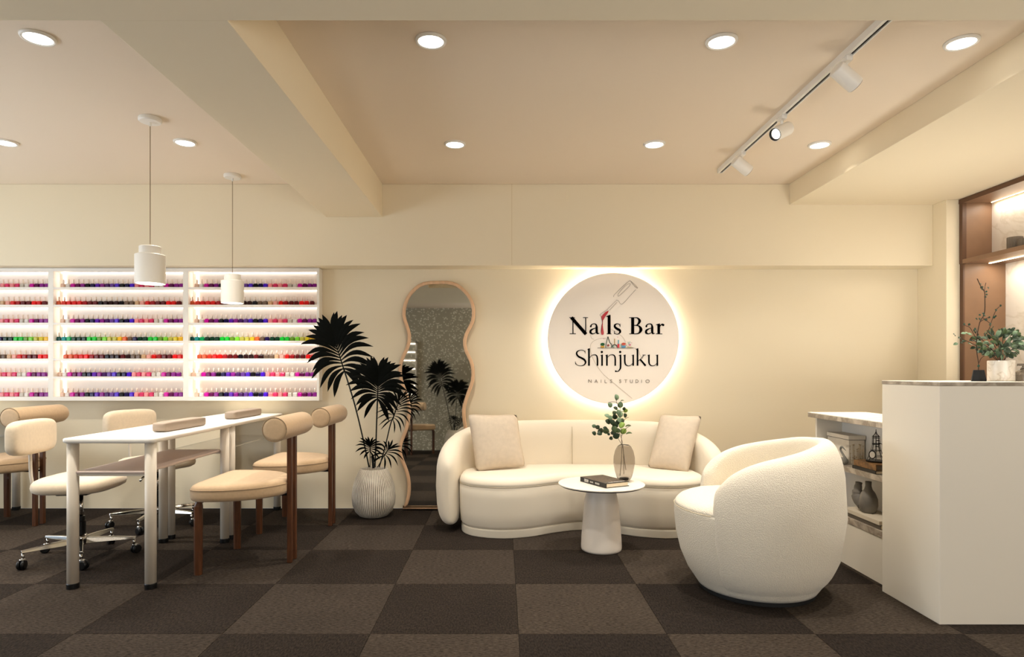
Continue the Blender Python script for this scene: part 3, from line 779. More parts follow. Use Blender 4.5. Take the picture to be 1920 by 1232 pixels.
bm.faces.new(gl); bmesh.ops.triangulate(bm, faces=bm.faces)
for v in [bm.verts.new(v.co + Vector((0, .004, 0))) for v in gl]: pass
obj('mirror_glass', bm, M['mirror'], mir)
obj('backing', (lambda b: (b.faces.new([b.verts.new(mpt(p[0], p[1], .026)) for p in minset(1)]), bmesh.ops.triangulate(b, faces=b.faces), b)[2])(new()), M['mirrorframe'], mir, solid=.002)

# things behind the camera that the mirror shows
c4 = place(ch, (-1.42, -.40, 0), PI / 2 + .25, 'roll-back chair seen only in the mirror')
rk = thing('polish_rack', 'lit white wall rack seen only in the mirror', 'wall rack', (-2.1, YF, .84), world=True)
bm = new()
for z in [.84 + .146 * k for k in range(8)]: box(bm, -2.75, -1.50, YF + .001, YF + .09, z, z + .018)
for x in (-2.75, -1.52): box(bm, x, x + .02, YF + .001, YF + .09, .84, 1.88)
obj('shelving', bm, M['white'], rk)
bm = new()
for z in [.84 + .146 * k for k in range(7)]: box(bm, -2.72, -1.53, YF + .001, YF + .008, z + .128, z + .14)
obj('led_strips', bm, M['glow_led'], rk)

# ================================================================== ROUND SIGN
SD = 4.88
scx, scz, sr = XX(1150, SD), ZZ(634.5, SD), 123 * SD / FPX
sign = thing('round_sign', 'round backlit wall sign reading Nails Bar Shinjuku above the sofa', 'sign', (scx, SD, scz - sr), world=True)
obj('disc', lathe(new(), [(sr - .003, 0), (sr, .003), (sr, .022), (sr - .004, .024)], 128, (scx, SD, scz), axis='Y'), M['sign'], sign)
obj('halo_light', lathe(new(), [(sr - .03, .024), (sr - .03, .05), ], 96, (scx, SD, scz), axis='Y', caps=False), M['glow_halo'], sign)
obj('mounting_ring', lathe(new(), [(sr - .06, .024), (sr - .06, .078)], 48, (scx, SD, scz), axis='Y'), M['white'], sign)
def spt(cx, cy, off=0): return Vector((XX(1050 + cx / 6.485, SD), SD - .0022 - off, ZZ(510 + cy / 6.485, SD)))
def ribbon(bm, pts, widths, n=5, off=0.0, smooth=True):
    if not isinstance(widths, (list, tuple)): widths = [widths] * len(pts)
    p3 = [(p[0], p[1], w) for p, w in zip(pts, widths)]
    if smooth and len(pts) > 2: p3 = cat_rom(p3, n)
    vs = []
    for i, (x, y, w) in enumerate(p3):
        a = p3[max(i - 1, 0)]; b = p3[min(i + 1, len(p3) - 1)]
        tx, ty = b[0] - a[0], b[1] - a[1]; l = math.hypot(tx, ty) or 1; nx, ny = -ty / l, tx / l
        w = max(w, .5)
        vs.append((bm.verts.new(spt(x + nx * w / 2, y + ny * w / 2, off)), bm.verts.new(spt(x - nx * w / 2, y - ny * w / 2, off))))
    for a, b in zip(vs, vs[1:]): bm.faces.new((a[0], b[0], b[1], a[1]))
def poly(bm, pts, off=0.0): bm.faces.new([bm.verts.new(spt(x, y, off)) for x, y in pts])
def disc(bm, x, y, r, off=0.0, ry=None): poly(bm, [(x + r * math.cos(2 * PI * k / 16), y + (ry or r) * math.sin(2 * PI * k / 16)) for k in range(16)], off)
def glyph(name, strokes, m, dots=(), dx=0, off=0.0, label=None):
    bm = new()
    for s in strokes: ribbon(bm, [(x + dx, y) for x, y in s[0]], s[1], off=off, smooth=(len(s) < 3))
    for x, y, r in dots: disc(bm, x + dx, y, r, off)
    o = obj(name, bm, m, sign, solid=.003)
    return o
S_ = 's'
glyph('letter', [([(157, 560), (157, 750)], 11), ([(113, 555), (180, 555)], 7), ([(138, 553), (316, 757)], 39), ([(312, 556), (312, 757)], 11), ([(280, 555), (340, 555)], 7), ([(117, 751), (192, 751)], 8)], M['ink'])
A_ = [([(374, 660), (384, 641), (412, 630), (438, 641), (446, 672)], [18, 12, 9, 16, 24]), ([(446, 665), (446, 725), (456, 748), (478, 745)], [27, 27, 18, 5]), ([(440, 680), (404, 692), (374, 712), (372, 738), (394, 752), (424, 744), (444, 722)], [6, 13, 24, 25, 13, 8, 4])]
glyph('letter', A_, M['ink'], dots=[(374, 662, 11)])
glyph('letter', [([(597, 530), (597, 752)], 35), ([(563, 543), (584, 538), (612, 524)], [5, 14, 12]), ([(568, 752), (624, 752)], 8)], M['ink'])
glyph('letter', [([(730, 668), (728, 630)], 6), ([(727, 652), (712, 633), (690, 631), (668, 644), (667, 668), (694, 692), (724, 708), (730, 732), (706, 755), (676, 752), (660, 735)], [5, 8, 11, 20, 25, 28, 28, 22, 9, 7, 5]), ([(659, 715), (661, 755)], 6)], M['ink'])
glyph('letter', [([(883, 556), (883, 752)], 36), ([(840, 555), (902, 555)], 7), ([(842, 752), (905, 752)], 8), ([(895, 556), (942, 560), (968, 598), (940, 642), (902, 649)], [7, 14, 32, 14, 7]), ([(902, 649), (956, 656), (983, 700), (955, 746), (895, 752)], [7, 15, 38, 15, 8])], M['ink'])
glyph('letter', A_, M['ink'], dots=[(374, 662, 11)], dx=675)
glyph('letter', [([(1200, 632), (1200, 752)], 31), ([(1165, 642), (1188, 640), (1210, 630)], [4, 12, 10]), ([(1166, 752), (1242, 752)], 8), ([(1208, 672), (1226, 646), (1250, 634)], [6, 12, 18])], M['ink'], dots=[(1254, 645, 14)])
# lower word
glyph('letter', [([(306, 990), (304, 955)], 5), ([(303, 975), (285, 955), (250, 951), (212, 966), (202, 994), (222, 1026), (262, 1047), (298, 1070), (310, 1100), (292, 1130), (250, 1141), (208, 1130), (188, 1104)], [4, 6, 7, 14, 19, 21, 23, 23, 20, 12, 7, 6, 4]), ([(186, 1090), (190, 1125)], 5)], M['ink'])
glyph('letter', [([(352, 934), (352, 1140)], 20), ([(333, 944), (360, 928)], 7), ([(360, 1044), (384, 1016), (420, 1006), (446, 1020), (455, 1060), (455, 1140)], [5, 6, 9, 14, 18, 18])], M['ink'])
glyph('letter', [([(511, 1008), (511, 1140)], 19), ([(492, 1018), (520, 1006)], 7)], M['ink'], dots=[(508, 973, 14)])
glyph('letter', [([(570, 1008), (570, 1140)], 18), ([(552, 1018), (578, 1006)], 7), ([(577, 1040), (602, 1014), (636, 1006), (662, 1020), (671, 1060), (671, 1140)], [5, 6, 9, 14, 18, 18])], M['ink'])
glyph('letter', [([(735, 1008), (736, 1150), (726, 1185), (704, 1208), (678, 1208)], [19, 19, 14, 10, 7]), ([(714, 1018), (742, 1006)], 7)], M['ink'], dots=[(731, 973, 14), (678, 1207, 10)])
U_ = [([(788, 1008), (788, 1090), (798, 1126), (828, 1141), (862, 1132), (884, 1108)], [18, 18, 15, 9, 6, 4]), ([(890, 1008), (890, 1140)], 18), ([(770, 1016), (796, 1006)], 6), ([(872, 1016), (898, 1006)], 6)]
glyph('letter', U_, M['ink'])
glyph('letter', [([(942, 934), (942, 1140)], 20), ([(922, 944), (950, 928)], 7), ([(952, 1082), (990, 1046), (1020, 1012)], 6), ([(1002, 1009), (1040, 1009)], 5), ([(972, 1060), (1008, 1102), (1040, 1140)], [18, 20, 22])], M['ink'])
glyph('letter', U_, M['ink'], dx=293)
# small line of capitals; coordinates from another crop (origin 1000,500, scale 4.4)
def c6(x, y): return ((1000 + x / 4.4 - 1050) * 6.485, (500 + y / 4.4 - 510) * 6.485)
def small(strokes):
    bm = new()
    for s in strokes: ribbon(bm, [c6(*p) for p in s], 4.2, n=4, smooth=len(s) > 4)
    obj('small_letter', bm, M['inkgrey'], sign, solid=.002)
T0, T1 = 932, 958
small([[(456, T1), (456, T0)], [(456, T0), (478, T1)], [(478, T1), (478, T0)]])
small([[(506, T1), (518, T0)], [(518, T0), (530, T1)], [(511, 950), (525, 950)]])
small([[(558, T0), (558, T1)]])
small([[(590, T0), (590, T1)], [(590, T1), (607, T1)]])
S6 = lambda x: [[(x + 16, 937), (x + 9, T0), (x + 2, 937), (x + 6, 943), (x + 14, 948), (x + 15, 954), (x + 8, T1), (x, 953)]]
small(S6(633)); small(S6(708))
small([[(750, T0 + 1), (775, T0 + 1)], [(762, T0), (762, T1)]])
small([[(798, T0), (798, 950), (803, 957), (812, 957), (818, 950), (818, T0)]])
small([[(845, T0), (845, T1)], [(845, T0), (858, 934), (866, 945), (858, 956), (845, T1)]])
small([[(893, T0), (893, T1)]])
small([[(942, T0), (930, 937), (927, 945), (930, 953), (942, T1), (954, 953), (957, 945), (954, 937), (942, T0)]])
# drawn brush, red drop standing for the i, curve and little icons
bm = new()
for pts in ([(850, 105), (905, 150), (945, 195)], [(862, 120), (900, 165), (938, 200)], [(938, 200), (945, 195)], [(850, 105), (800, 145), (720, 215), (655, 285), (655, 305)],
            [(690, 340), (712, 352), (726, 378), (742, 392), (762, 385), (800, 350), (860, 280), (920, 215)], [(855, 145), (820, 150), (760, 205), (710, 265), (705, 295), (730, 280), (800, 215), (845, 170), (855, 145)],
            [(690, 340), (640, 390), (590, 440), (575, 458)], [(690, 372), (640, 425), (600, 466)], [(575, 458), (530, 485), (485, 520), (500, 540)]):
    ribbon(bm, pts, 3.0, off=.001)
obj('brush_drawing', bm, M['inkline'], sign, solid=.001)
bm = new(); poly(bm, [(500, 543), (545, 492), (592, 468), (580, 500), (548, 545), (524, 588), (512, 588), (505, 565)], .003)
ribbon(bm, [(518, 585), (518, 610), (512, 650), (513, 700), (515, 745), (516, 764)], [5, 6, 14, 24, 33, 18], off=.003)
obj('red_drop', bm, M['inkred'], sign, solid=.003)
bm = new(); ribbon(bm, [(500, 543), (512, 590), (514, 620), (504, 670), (498, 720), (500, 745)], [3, 5, 4, 4, 4, 3], off=.004)
obj('drop_outline', bm, M['ink'], sign, solid=.001)
bm = new()
for pts in ([(640, 515), (690, 545), (735, 580), (757, 615), (772, 655), (830, 670), (868, 690), (880, 730), (905, 760)], [(600, 590), (540, 595), (490, 620), (470, 660), (480, 730), (520, 810), (570, 880), (650, 950), (735, 1020), (815, 1088)], [(470, 560), (480, 590), (500, 600)]):
    ribbon(bm, [c6(*p) for p in pts], 3.2, off=.0)
obj('curve_drawing', bm, M['inkpale'], sign, solid=.001)
def icon(name, rgb, f):
    bm = new(); f(bm); obj(name, bm, mat('icon_' + name, rgb, .6), sign, solid=.0015)
icon('shelf_line', (40, 30, 24), lambda b: ribbon(b, [(455, 924), (890, 924)], 5, off=.003))
icon('plant_icon', (20, 84, 40), lambda b: (disc(b, 516, 880, 26, .003, 18)))
icon('yellow_pot_icon', (206, 160, 60), lambda b: poly(b, [(492, 899), (540, 899), (534, 921), (498, 921)], .003))
icon('frame_icon', (58, 74, 66), lambda b: (ribbon(b, [(555, 920), (560, 875), (582, 800), (606, 860), (628, 885), (622, 920)], 8, off=.003), disc(b, 582, 795, 9, .003)))
icon('rose_icon', (150, 78, 74), lambda b: disc(b, 584, 893, 14, .004))
icon('gold_stick_icon', (150, 120, 40), lambda b: ribbon(b, [(662, 812), (662, 886)], 8, off=.003))
icon('bowl_icon', (34, 40, 30), lambda b: ribbon(b, [(634, 915), (640, 895), (662, 884), (688, 895), (692, 915)], 9, off=.003))
icon('mint_dot_icon', (140, 190, 170), lambda b: (disc(b, 650, 906, 9, .004), disc(b, 782, 878, 8, .003)))
icon('blue_brush_icon', (110, 170, 190), lambda b: ribbon(b, [(709, 828), (709, 875)], 14, off=.003))
icon('red_jar_icon', (214, 70, 80), lambda b: poly(b, [(696, 875), (722, 875), (720, 920), (698, 920)], .003))
icon('blue_bowl_icon', (90, 150, 190), lambda b: poly(b, [(742, 897), (800, 897), (790, 926), (752, 926)], .003))
icon('coral_flower_icon', (206, 92, 74), lambda b: disc(b, 772, 876, 26, .0035, 16))
icon('pink_spray_icon', (214, 130, 160), lambda b: (disc(b, 848, 887, 14, .003, 10), disc(b, 870, 862, 4, .003), disc(b, 700, 792, 4, .003), disc(b, 530, 812, 4, .003)))
icon('mint_spray_icon', (160, 196, 186), lambda b: (ribbon(b, [(826, 850), (836, 880)], 8, off=.003), ribbon(b, [(850, 845), (838, 880)], 6, off=.003), ribbon(b, [(738, 900), (742, 875)], 10, off=.003)))
icon('cream_dish_icon', (214, 196, 150), lambda b: ribbon(b, [(818, 915), (868, 915)], 12, off=.003))

# ================================================================== SOFA
SXc = .53
def shell(path, nrm, ht, zb, ztop, off, bulge_end=.10, ends=(1, 1), ez=.5, ex=.75, nv=36, endz=.55):
    """upright padded band along a plan path; section = superellipse between zb and ztop(i)"""
    P = [Vector(p) for p in path]; n = len(P)
    d = [0.0]
    for a, b in zip(P, P[1:]): d.append(d[-1] + (b - a).length)
    tot = d[-1]; bm = new(); rows = []
    for i in range(n):
        e = 1.0
        if ends[0]: e = min(e, max(0, d[i]) / bulge_end)
        if ends[1]: e = min(e, max(0, tot - d[i]) / bulge_end)
        e = min(1, e); s = math.sqrt(max(0, 1 - (1 - e) ** 2)); s = max(s, .02)
        zt = ztop(d[i] / tot); hz = (zt - zb) / 2; zc = zb + hz
        hzz = hz * (endz + (1 - endz) * s) ; zc2 = zc - (hz - hzz) * .35
        row = []
        for k in range(nv):
            a = 2 * PI * k / nv
            zz = zc2 + hzz * spow(math.sin(a), ez)
            lat = ht * s * spow(math.cos(a), ex)
            q = P[i] + Vector(nrm[i]) * (lat + off(zz))
            row.append(bm.verts.new((q.x, q.y, zz)))
        rows.append(row)
    for a, b in zip(rows, rows[1:]):
        for k in range(nv): bm.faces.new((a[k], a[(k + 1) % nv], b[(k + 1) % nv], b[k]))
    bm.faces.new(rows[0][::-1]); bm.faces.new(rows[-1])
    return bm
def normals(path, sign):
    out = []
    for i in range(len(path)):
        a = Vector(path[max(i - 1, 0)]); b = Vector(path[min(i + 1, len(path) - 1)]); t = (b - a).normalized()
        out.append((sign * t.y, -sign * t.x))
    return out
sofa = thing('curved_sofa', 'ivory kidney-shaped curved sofa under the round sign', 'sofa', (SXc, 4.45, 0), world=True)
half = [(-.885, 4.20), (-.90, 4.30), (-.895, 4.42), (-.85, 4.54), (-.75, 4.655), (-.58, 4.74), (-.36, 4.79), (-.12, 4.81)]
full = [(SXc + x, y) for x, y in half] + [(SXc - x, y) for x, y in half[::-1]]
full = [full[0]] + full[1:]
path = cat_rom(full, 8)
def sofa_top(u):
    v = abs(u - .5) * 2        # 0 middle, 1 ends
    return .705 - .035 * v ** 2 - .165 * max(0, (v - .45) / .55) ** 1.8
nr = normals(path, -1)
if (Vector(nr[len(nr) // 2])).y < 0: nr = [(-a, -b) for a, b in nr]
obj('back_shell', shell(path, nr, .078, .035, sofa_top, lambda z: .028 * math.sin(PI * min(1, max(0, z / .62))) - .02, .14, endz=.72, ez=.42, ex=.8), M['velvet'], sofa, smooth=True)
front = [(-.29 - SXc, 4.40), (-.285 - SXc, 4.24), (-.20 - SXc, 4.11), (-.02 - SXc, 4.045), (.17 - SXc, 4.085), (.36 - SXc, 4.20), (0, 4.255)]
front = [(x, y) for x, y in front]
f2 = front[:-1] + [(0, 4.26)] + [(-x, y) for x, y in front[:-1][::-1]]
back = [(.80, 4.52), (.66, 4.64), (.45, 4.71), (.2, 4.74), (-.2, 4.74), (-.45, 4.71), (-.66, 4.64), (-.80, 4.52)]
out = resample(cat_rom([(SXc + x, y) for x, y in f2 + back], 8, True), 130)
obj('seat', loft(new(), out, [(.02, .055), (.008, .075), (.002, .15), (0, .25), (.001, .322), (.0045, .328), (0, .333), (.001, .348), (.009, .366), (.022, .377), (.042, .384)], .005, shrink=(.75, .5, .25)), M['velvet'], sofa, smooth=True)
so = inset(ccw(out), .001)
obj('seam', tube(new(), [(x, y, .329) for x, y in so] + [(so[0][0], so[0][1], .329)], .0022, 5), M['seamiv'], sofa, smooth=True)
obj('plinth', loft(new(), out, [(.018, 0), (.014, .004), (.012, .045), (.016, .052), (.02, .056)], shrink=(.5,)), M['plinth'], sofa, smooth=False, bevel=.002)
mid = SXc - .015
obj('back_seam', tube(new(), [(mid, 4.715 + .0, .38), (mid, 4.714, .5), (mid, 4.716, .6), (mid, 4.728, .66)], .003, 6), M['seamiv'], sofa, smooth=True)

def cushion(corners, D, label, depth=.07, lean=.10, dy=(0, 0, 0, 0)):
    """soft square cushion; corners (px,py) clockwise from top-left, bottom edge at depth D, top leaning back"""
    tl, tr, br, bl = [W(c[0], c[1], D + (lean if i < 2 else 0) + dy[i]) for i, c in enumerate(corners)]
    c0 = (bl + br) / 2
    t = tag(None or bpy.data.objects.new('_', None), label, 'cushion') if False else None
    n = 18; bm = new(); sides = []
    nrm = ((tr - tl).cross(bl - tl)).normalized()
    if nrm.y > 0: nrm = -nrm
    for sgn in (1, -1):
        g = []
        for j in range(n + 1):
            v = j / n; row = []
            for i in range(n + 1):
                u = i / n
                a, b = 2 * u - 1, 2 * v - 1
                pin = 1 - .045 * (1 - a * a) * (b * b) ; pin2 = 1 - .045 * (1 - b * b) * (a * a)
                uu = .5 + a * pin2 * (1 - .05 * b ** 8) / 2; vv = .5 + b * pin * (1 - .05 * a ** 8) / 2
                p = (tl * (1 - uu) + tr * uu) * (1 - vv) + (bl * (1 - uu) + br * uu) * vv
                h = depth * ((1 - abs(a) ** 2.6) * (1 - abs(b) ** 2.6)) ** .62
                h += .0022 * math.sin(u * 17 + v * 9) * (1 - a * a) * (1 - b * b)
                p = p + nrm * h * sgn * (1 if sgn > 0 else .8)
                row.append(bm.verts.new(p))
            g.append(row)
        for j in range(n):
            for i in range(n): bm.faces.new((g[j][i], g[j][i + 1], g[j + 1][i + 1], g[j + 1][i]))
    bmesh.ops.remove_doubles(bm, verts=bm.verts, dist=1e-5)
    o = obj('throw_cushion', bm, M['linen'], smooth=True, origin=c0)
    tag(o, label, 'cushion', 'beige throw cushions on the sofa')
    return o
cushion([(876, 776), (970, 776), (986, 876), (892, 886)], 4.40, 'beige square cushion at the left end of the sofa', lean=.12, dy=(-.06, .06, .08, -.04))
cushion([(1238, 776), (1317, 779), (1291, 889), (1213, 877)], 4.46, 'beige square cushion at the right end of the sofa', lean=.12, dy=(.06, -.08, -.12, .04))

# ================================================================== ROUND TABLE + BOOK + VASE
TX, TY = .592, 3.82
rt = thing('round_side_table', 'low round white table with bottle-shaped pedestal before the sofa', 'side table', (TX, TY, 0), world=True)
obj('pedestal', lathe(new(), [(.112, 0), (.119, .004), (.1215, .014), (.1215, .03), (.1195, .075), (.1135, .15), (.107, .225), (.1035, .268), (.1015, .290), (.0985, .308), (.093, .328), (.0865, .348), (.0825, .366), (.081, .385)], 64, (TX, TY, 0)), mat('pedestal_white', (232, 222, 210), .35, noise=(5, .03, 3)), rt, smooth=True)
obj('table_top', lathe(new(), [(.2555, .3925), (.2575, .395), (.2575, .3985), (.256, .400)], 96, (TX, TY, 0)), mat('table_top_stone', (232, 226, 214), .3, noise=(3, .03, 3)), rt)
obj('top_edge', lathe(new(), [(.22, .383), (.244, .385), (.2555, .3922), (.2555, .3926)], 96, (TX, TY, 0)), mat('table_edge_dark', (58, 50, 42), .5), rt)
c = [Vector((.473, 3.881, 0)), Vector((.591, 3.645, 0)), Vector((.74, 3.722, 0)), Vector((.622, 3.958, 0))]
def quad_prism(bm, cs, z0, z1):
    a = [bm.verts.new((p.x, p.y, z0)) for p in cs]; b = [bm.verts.new((p.x, p.y, z1)) for p in cs]
    bm.faces.new(a[::-1]); bm.faces.new(b)
    for i in range(4): bm.faces.new((a[i], a[(i + 1) % 4], b[(i + 1) % 4], b[i]))
    return bm
def lerpq(cs, u0, u1, v0, v1):
    f = lambda u, v: (cs[0] * (1 - u) + cs[1] * u) * (1 - v) + (cs[3] * (1 - u) + cs[2] * u) * v
    return [f(u0, v0), f(u1, v0), f(u1, v1), f(u0, v1)]
bk = thing('book', 'thick black hardcover book lying on the round table', 'book', tuple((c[0] + c[2]) / 2 + Vector((0, 0, .4))), world=True)
Z0 = .4002
obj('cover', quad_prism(new(), lerpq(c, 0, 1, 0, 1), Z0, Z0 + .003), M['bookblack'], bk)
obj('cover', quad_prism(new(), lerpq(c, 0, 1, 0, 1), Z0 + .025, Z0 + .028), M['bookblack'], bk)
obj('spine', quad_prism(new(), lerpq(c, 0, 1, 0, .035), Z0 + .003, Z0 + .025), M['bookblack'], bk)
obj('pages', quad_prism(new(), lerpq(c, .01, .985, .035, .96), Z0 + .003, Z0 + .025), M['paper'], bk)
obj('cover_picture', quad_prism(new(), lerpq(c, .08, .86, .06, .95), Z0 + .028, Z0 + .0283), M['bookbrown'], bk)
bm = new(); rr = random.Random(3)
def spine_mark(u0, u1, za, zb):
    q = lerpq(c, u0, u1, -.004, .0)
    quad_prism(bm, q, Z0 + za, Z0 + zb)
u = .17
for wch in (.018, .03, .024, .03, .026):       # five tall bold capitals on the spine
    spine_mark(u, u + wch * .35, .006, .0225)
    if wch > .025: spine_mark(u + wch * .65, u + wch * .95, .006, .0225); spine_mark(u, u + wch * .9, .018, .0225)
    else: spine_mark(u, u + wch * .9, .018, .0225); spine_mark(u, u + wch * .9, .006, .010)
    u += wch * 1.3
u = .40
for k in range(5): spine_mark(u, u + .010, .010, .018); spine_mark(u, u + .018, .010, .0125); u += .026
u = .60
for k in range(5): spine_mark(u, u + .010, .008, .020); spine_mark(u, u + .022, .012, .015); u += .034
obj('spine_lettering', bm, M['whiteink'], bk)
bm = new(); v = .22
for k in range(11):
    wv = .03 + .012 * (k % 3)
    quad_prism(bm, lerpq(c, .90 + .012 * (k % 2), .945, v, v + wv * .8), Z0 + .028, Z0 + .0286); v += wv + .022
obj('cover_lettering', bm, M['whiteink'], bk)

VX, VY = .742, 3.885
vs = thing('glass_vase', 'smoked glass egg-shaped vase on the round table', 'vase', (VX, VY, .4), world=True)
prof = [(.030, .0), (.034, .003), (.046, .025), (.058, .065), (.0655, .11), (.064, .15), (.056, .185), (.042, .212), (.030, .222), (.028, .2215), (.0405, .210), (.0545, .184), (.0625, .15), (.064, .11), (.0565, .066), (.044, .027), (.030, .010), (.001, .008)]
bm = lathe(new(), prof, 48, (VX, VY, .4003), caps=False); bm.verts.ensure_lookup_table(); bm.faces.new(list(bm.verts)[:48]); 
obj('vase_body', bm, M['glass'], vs, smooth=True)
obj('vase_foot', lathe(new(), [(.031, .0), (.031, .006), (.026, .0105), (.001, .011)], 32, (VX, VY, .4106)), mat('vase_foot_dark', (48, 38, 30), .3), vs, smooth=True)

def leaf_bm(bm, c, r, direction, nrm, cup=.25, asp=.85):
    d = Vector(direction).normalized(); nrm = Vector(nrm).normalized(); s = d.cross(nrm)
    if s.length < .01: s = d.cross(Vector((1, 0, 0)))
    s.normalize(); nn = s.cross(d).normalized(); c = Vector(c)
    mid = []; L = []; R = []
    prof = [(-1, .05), (-.75, .62), (-.3, .95), (.2, 1.0), (.65, .78), (.92, .38), (1.05, .04)]
    for u, w in prof:
        m_ = c + d * u * r - nn * (.16 * u * u * r); mid.append(bm.verts.new(m_))
        L.append(bm.verts.new(m_ + s * w * r * asp + nn * cup * w * r)); R.append(bm.verts.new(m_ - s * w * r * asp + nn * cup * w * r))
    for i in range(len(prof) - 1):
        bm.faces.new((mid[i], mid[i + 1], L[i + 1], L[i])); bm.faces.new((mid[i + 1], mid[i], R[i], R[i + 1]))
    return bm
def add_leaf(parent, c, r, direction, nrm, m, asp=.85, cup=.25):
    return obj('leaf', leaf_bm(new(), c, r, direction, nrm, cup, asp), m, parent, smooth=True, solid=.0006)

sp = thing('eucalyptus_sprig', 'green eucalyptus sprig standing in the smoked glass vase', 'plant', (VX, VY, .41), world=True)
def q6(x, y, dd=0): return W(1090 + x / 7.25, 730 + y / 7.25, VY + dd)
stems = [[(525, 1175, -.012), (545, 960, 0), (550, 780, .0), (543, 620, 0), (530, 400, .0), (528, 260, 0), (480, 180, -.01), (477, 120, -.01)],
         [(578, 1155, .01), (575, 900, .01), (560, 780, .005), (505, 680, .0), (440, 610, -.02), (330, 570, -.03), (240, 545, -.03), (180, 505, -.03)],
         [(605, 1095, -.005), (580, 920, 0), (565, 790, .004), (548, 680, .01), (500, 560, .02), (440, 480, .02), (380, 400, .02), (345, 365, .02)],
         [(545, 640, 0), (580, 570, -.01), (610, 530, -.015), (670, 495, -.02)], [(545, 470, 0), (600, 400, .01), (645, 380, .015)], [(528, 300, 0), (575, 300, -.01), (620, 290, -.01)],
         [(520, 420, 0), (450, 330, -.01), (420, 320, -.01)], [(490, 190, -.01), (440, 170, -.02), (365, 180, -.02)]]
for s in stems: obj('twig', tube(new(), cat_rom([tuple(q6(*p)) for p in s], 4), .0014, 6), M['bark'], sp, smooth=True)
LS = [(477, 110, 36, 'l'), (528, 213, 40, 'l'), (392, 215, 34, 'l'), (465, 258, 28, 'd'), (600, 290, 30, 'g'), (450, 322, 32, 'l'), (505, 312, 32, 'l'), (350, 362, 34, 'l'), (460, 375, 36, 'd'), (525, 340, 40, 'l'),
      (595, 358, 30, 'd'), (395, 395, 38, 'l'), (515, 420, 36, 'l'), (365, 440, 38, 'd'), (425, 450, 36, 'd'), (460, 492, 42, 'd'), (550, 488, 40, 'g'), (175, 500, 27, 'l'), (222, 515, 30, 'd'), (262, 562, 38, 'd'),
      (335, 566, 42, 'g2'), (175, 600, 30, 'd'), (250, 602, 32, 'd'), (450, 545, 42, 'g2'), (495, 562, 34, 'g2'), (570, 568, 40, 'g'), (440, 592, 36, 'd'), (475, 632, 42, 'd'), (405, 665, 26, 'd'), (635, 500, 34, 't'),
      (645, 600, 34, 't'), (372, 610, 18, 'd'), (325, 530, 26, 'd'), (555, 155, 20, 't'), (550, 430, 34, 'g2'), (490, 450, 34, 'd'), (580, 265, 22, 'd')]
M['eucm'] = mat('leaf_mid', (60, 78, 42), .55, noise=(40, .2, 2))
rs = random.Random(11)
for x, y, r, k in LS:
    r *= 1.22
    a = math.atan2(y - 600, x - 545) + rs.uniform(-.7, .7); d = Vector((math.cos(a), rs.uniform(-.5, .3), -math.sin(a) * .8 + .15))
    n = Vector((rs.uniform(-.5, .5), -1, rs.uniform(-.3, .7)));
    if k == 't': d = Vector((1, -.2, .18)); n = Vector((0, -.25, 1))
    add_leaf(sp, q6(x, y, rs.uniform(-.045, .045)), r / 7.25 * VY / FPX * (.95 if k != 't' else 1.0), d, n, {'l': M['euc'], 'd': M['eucd'], 'g': M['eucl'], 'g2': M['eucm'], 't': M['eucm']}[k])

# ================================================================== BARREL ARMCHAIR  (local front = -x, then turned)
AX, AY = 1.255, 3.15; arot = math.radians(-12)
ac = thing('barrel_armchair', 'big ivory boucle barrel armchair in the right foreground', 'armchair', (AX, AY, 0), arot)
RP = [(.02, .285), (.04, .298), (.10, .338), (.18, .372), (.27, .393), (.36, .402), (.45, .403), (.55, .397), (.65, .382), (.75, .36), (.85, .33)]
def rout(z):
    if z <= RP[0][0]: return RP[0][1]
    for (a, b), (c_, d_) in zip(RP, RP[1:]):
        if z <= c_: return b + (d_ - b) * (z - a) / (c_ - a)
    return RP[-1][1]
sang = math.radians(50)
N = 120; pth = []; nrs = []
for i in range(N + 1):
    a = PI + sang + (2 * PI - 2 * sang) * i / N      # from near arm round the back to far arm
    pth.append((.345 * math.cos(a), .345 * math.sin(a))); nrs.append((math.cos(a), math.sin(a)))
def atop(u):
    v = 1 - abs(u - .5) * 2          # 0 ends, 1 back
    pts = [(0, .50), (.04, .565), (.12, .62), (.25, .665), (.45, .70), (.7, .735), (1, .75)]
    for (a, b), (c_, d_) in zip(pts, pts[1:]):
        if v <= c_:
            t_ = (v - a) / (c_ - a); return b + (d_ - b) * t_
    return .75
def smooth_top(u):
    return sum(atop(min(1, max(0, u + k * .008))) for k in range(-4, 5)) / 9
obj('back_shell', shell(pth, nrs, .055, .022, smooth_top, lambda z: rout(z) - .400, .05, endz=.93, ez=.30, ex=.7, nv=48), M['boucle'], ac, smooth=True)
bm = new(); rings = []
prof = [(z, rout(z) - .010) for z in (.024, .04, .07, .10, .14, .18, .22, .27, .32, .36, .395, .405)] + [(.408, .387), (.411, .390), (.425, .383), (.44, .368), (.452, .34), (.460, .29), (.464, .22), (.465, .12)]
prof2 = [(r, z) for z, r in prof]
lathe(bm, prof2, 96)
obj('seat', bm, M['boucle'], ac, smooth=True)
sm = [(.3915 * math.cos(a), .3915 * math.sin(a), .408) for a in [PI - sang * 1.02 + 2.04 * sang * k / 30 for k in range(31)]]
obj('seat_seam', tube(new(), sm, .0022, 5), M['seamiv'], ac, smooth=True)
obj('base', lathe(new(), [(.262, 0), (.27, .002), (.27, .026)], 64), M['blackmatt'], ac)

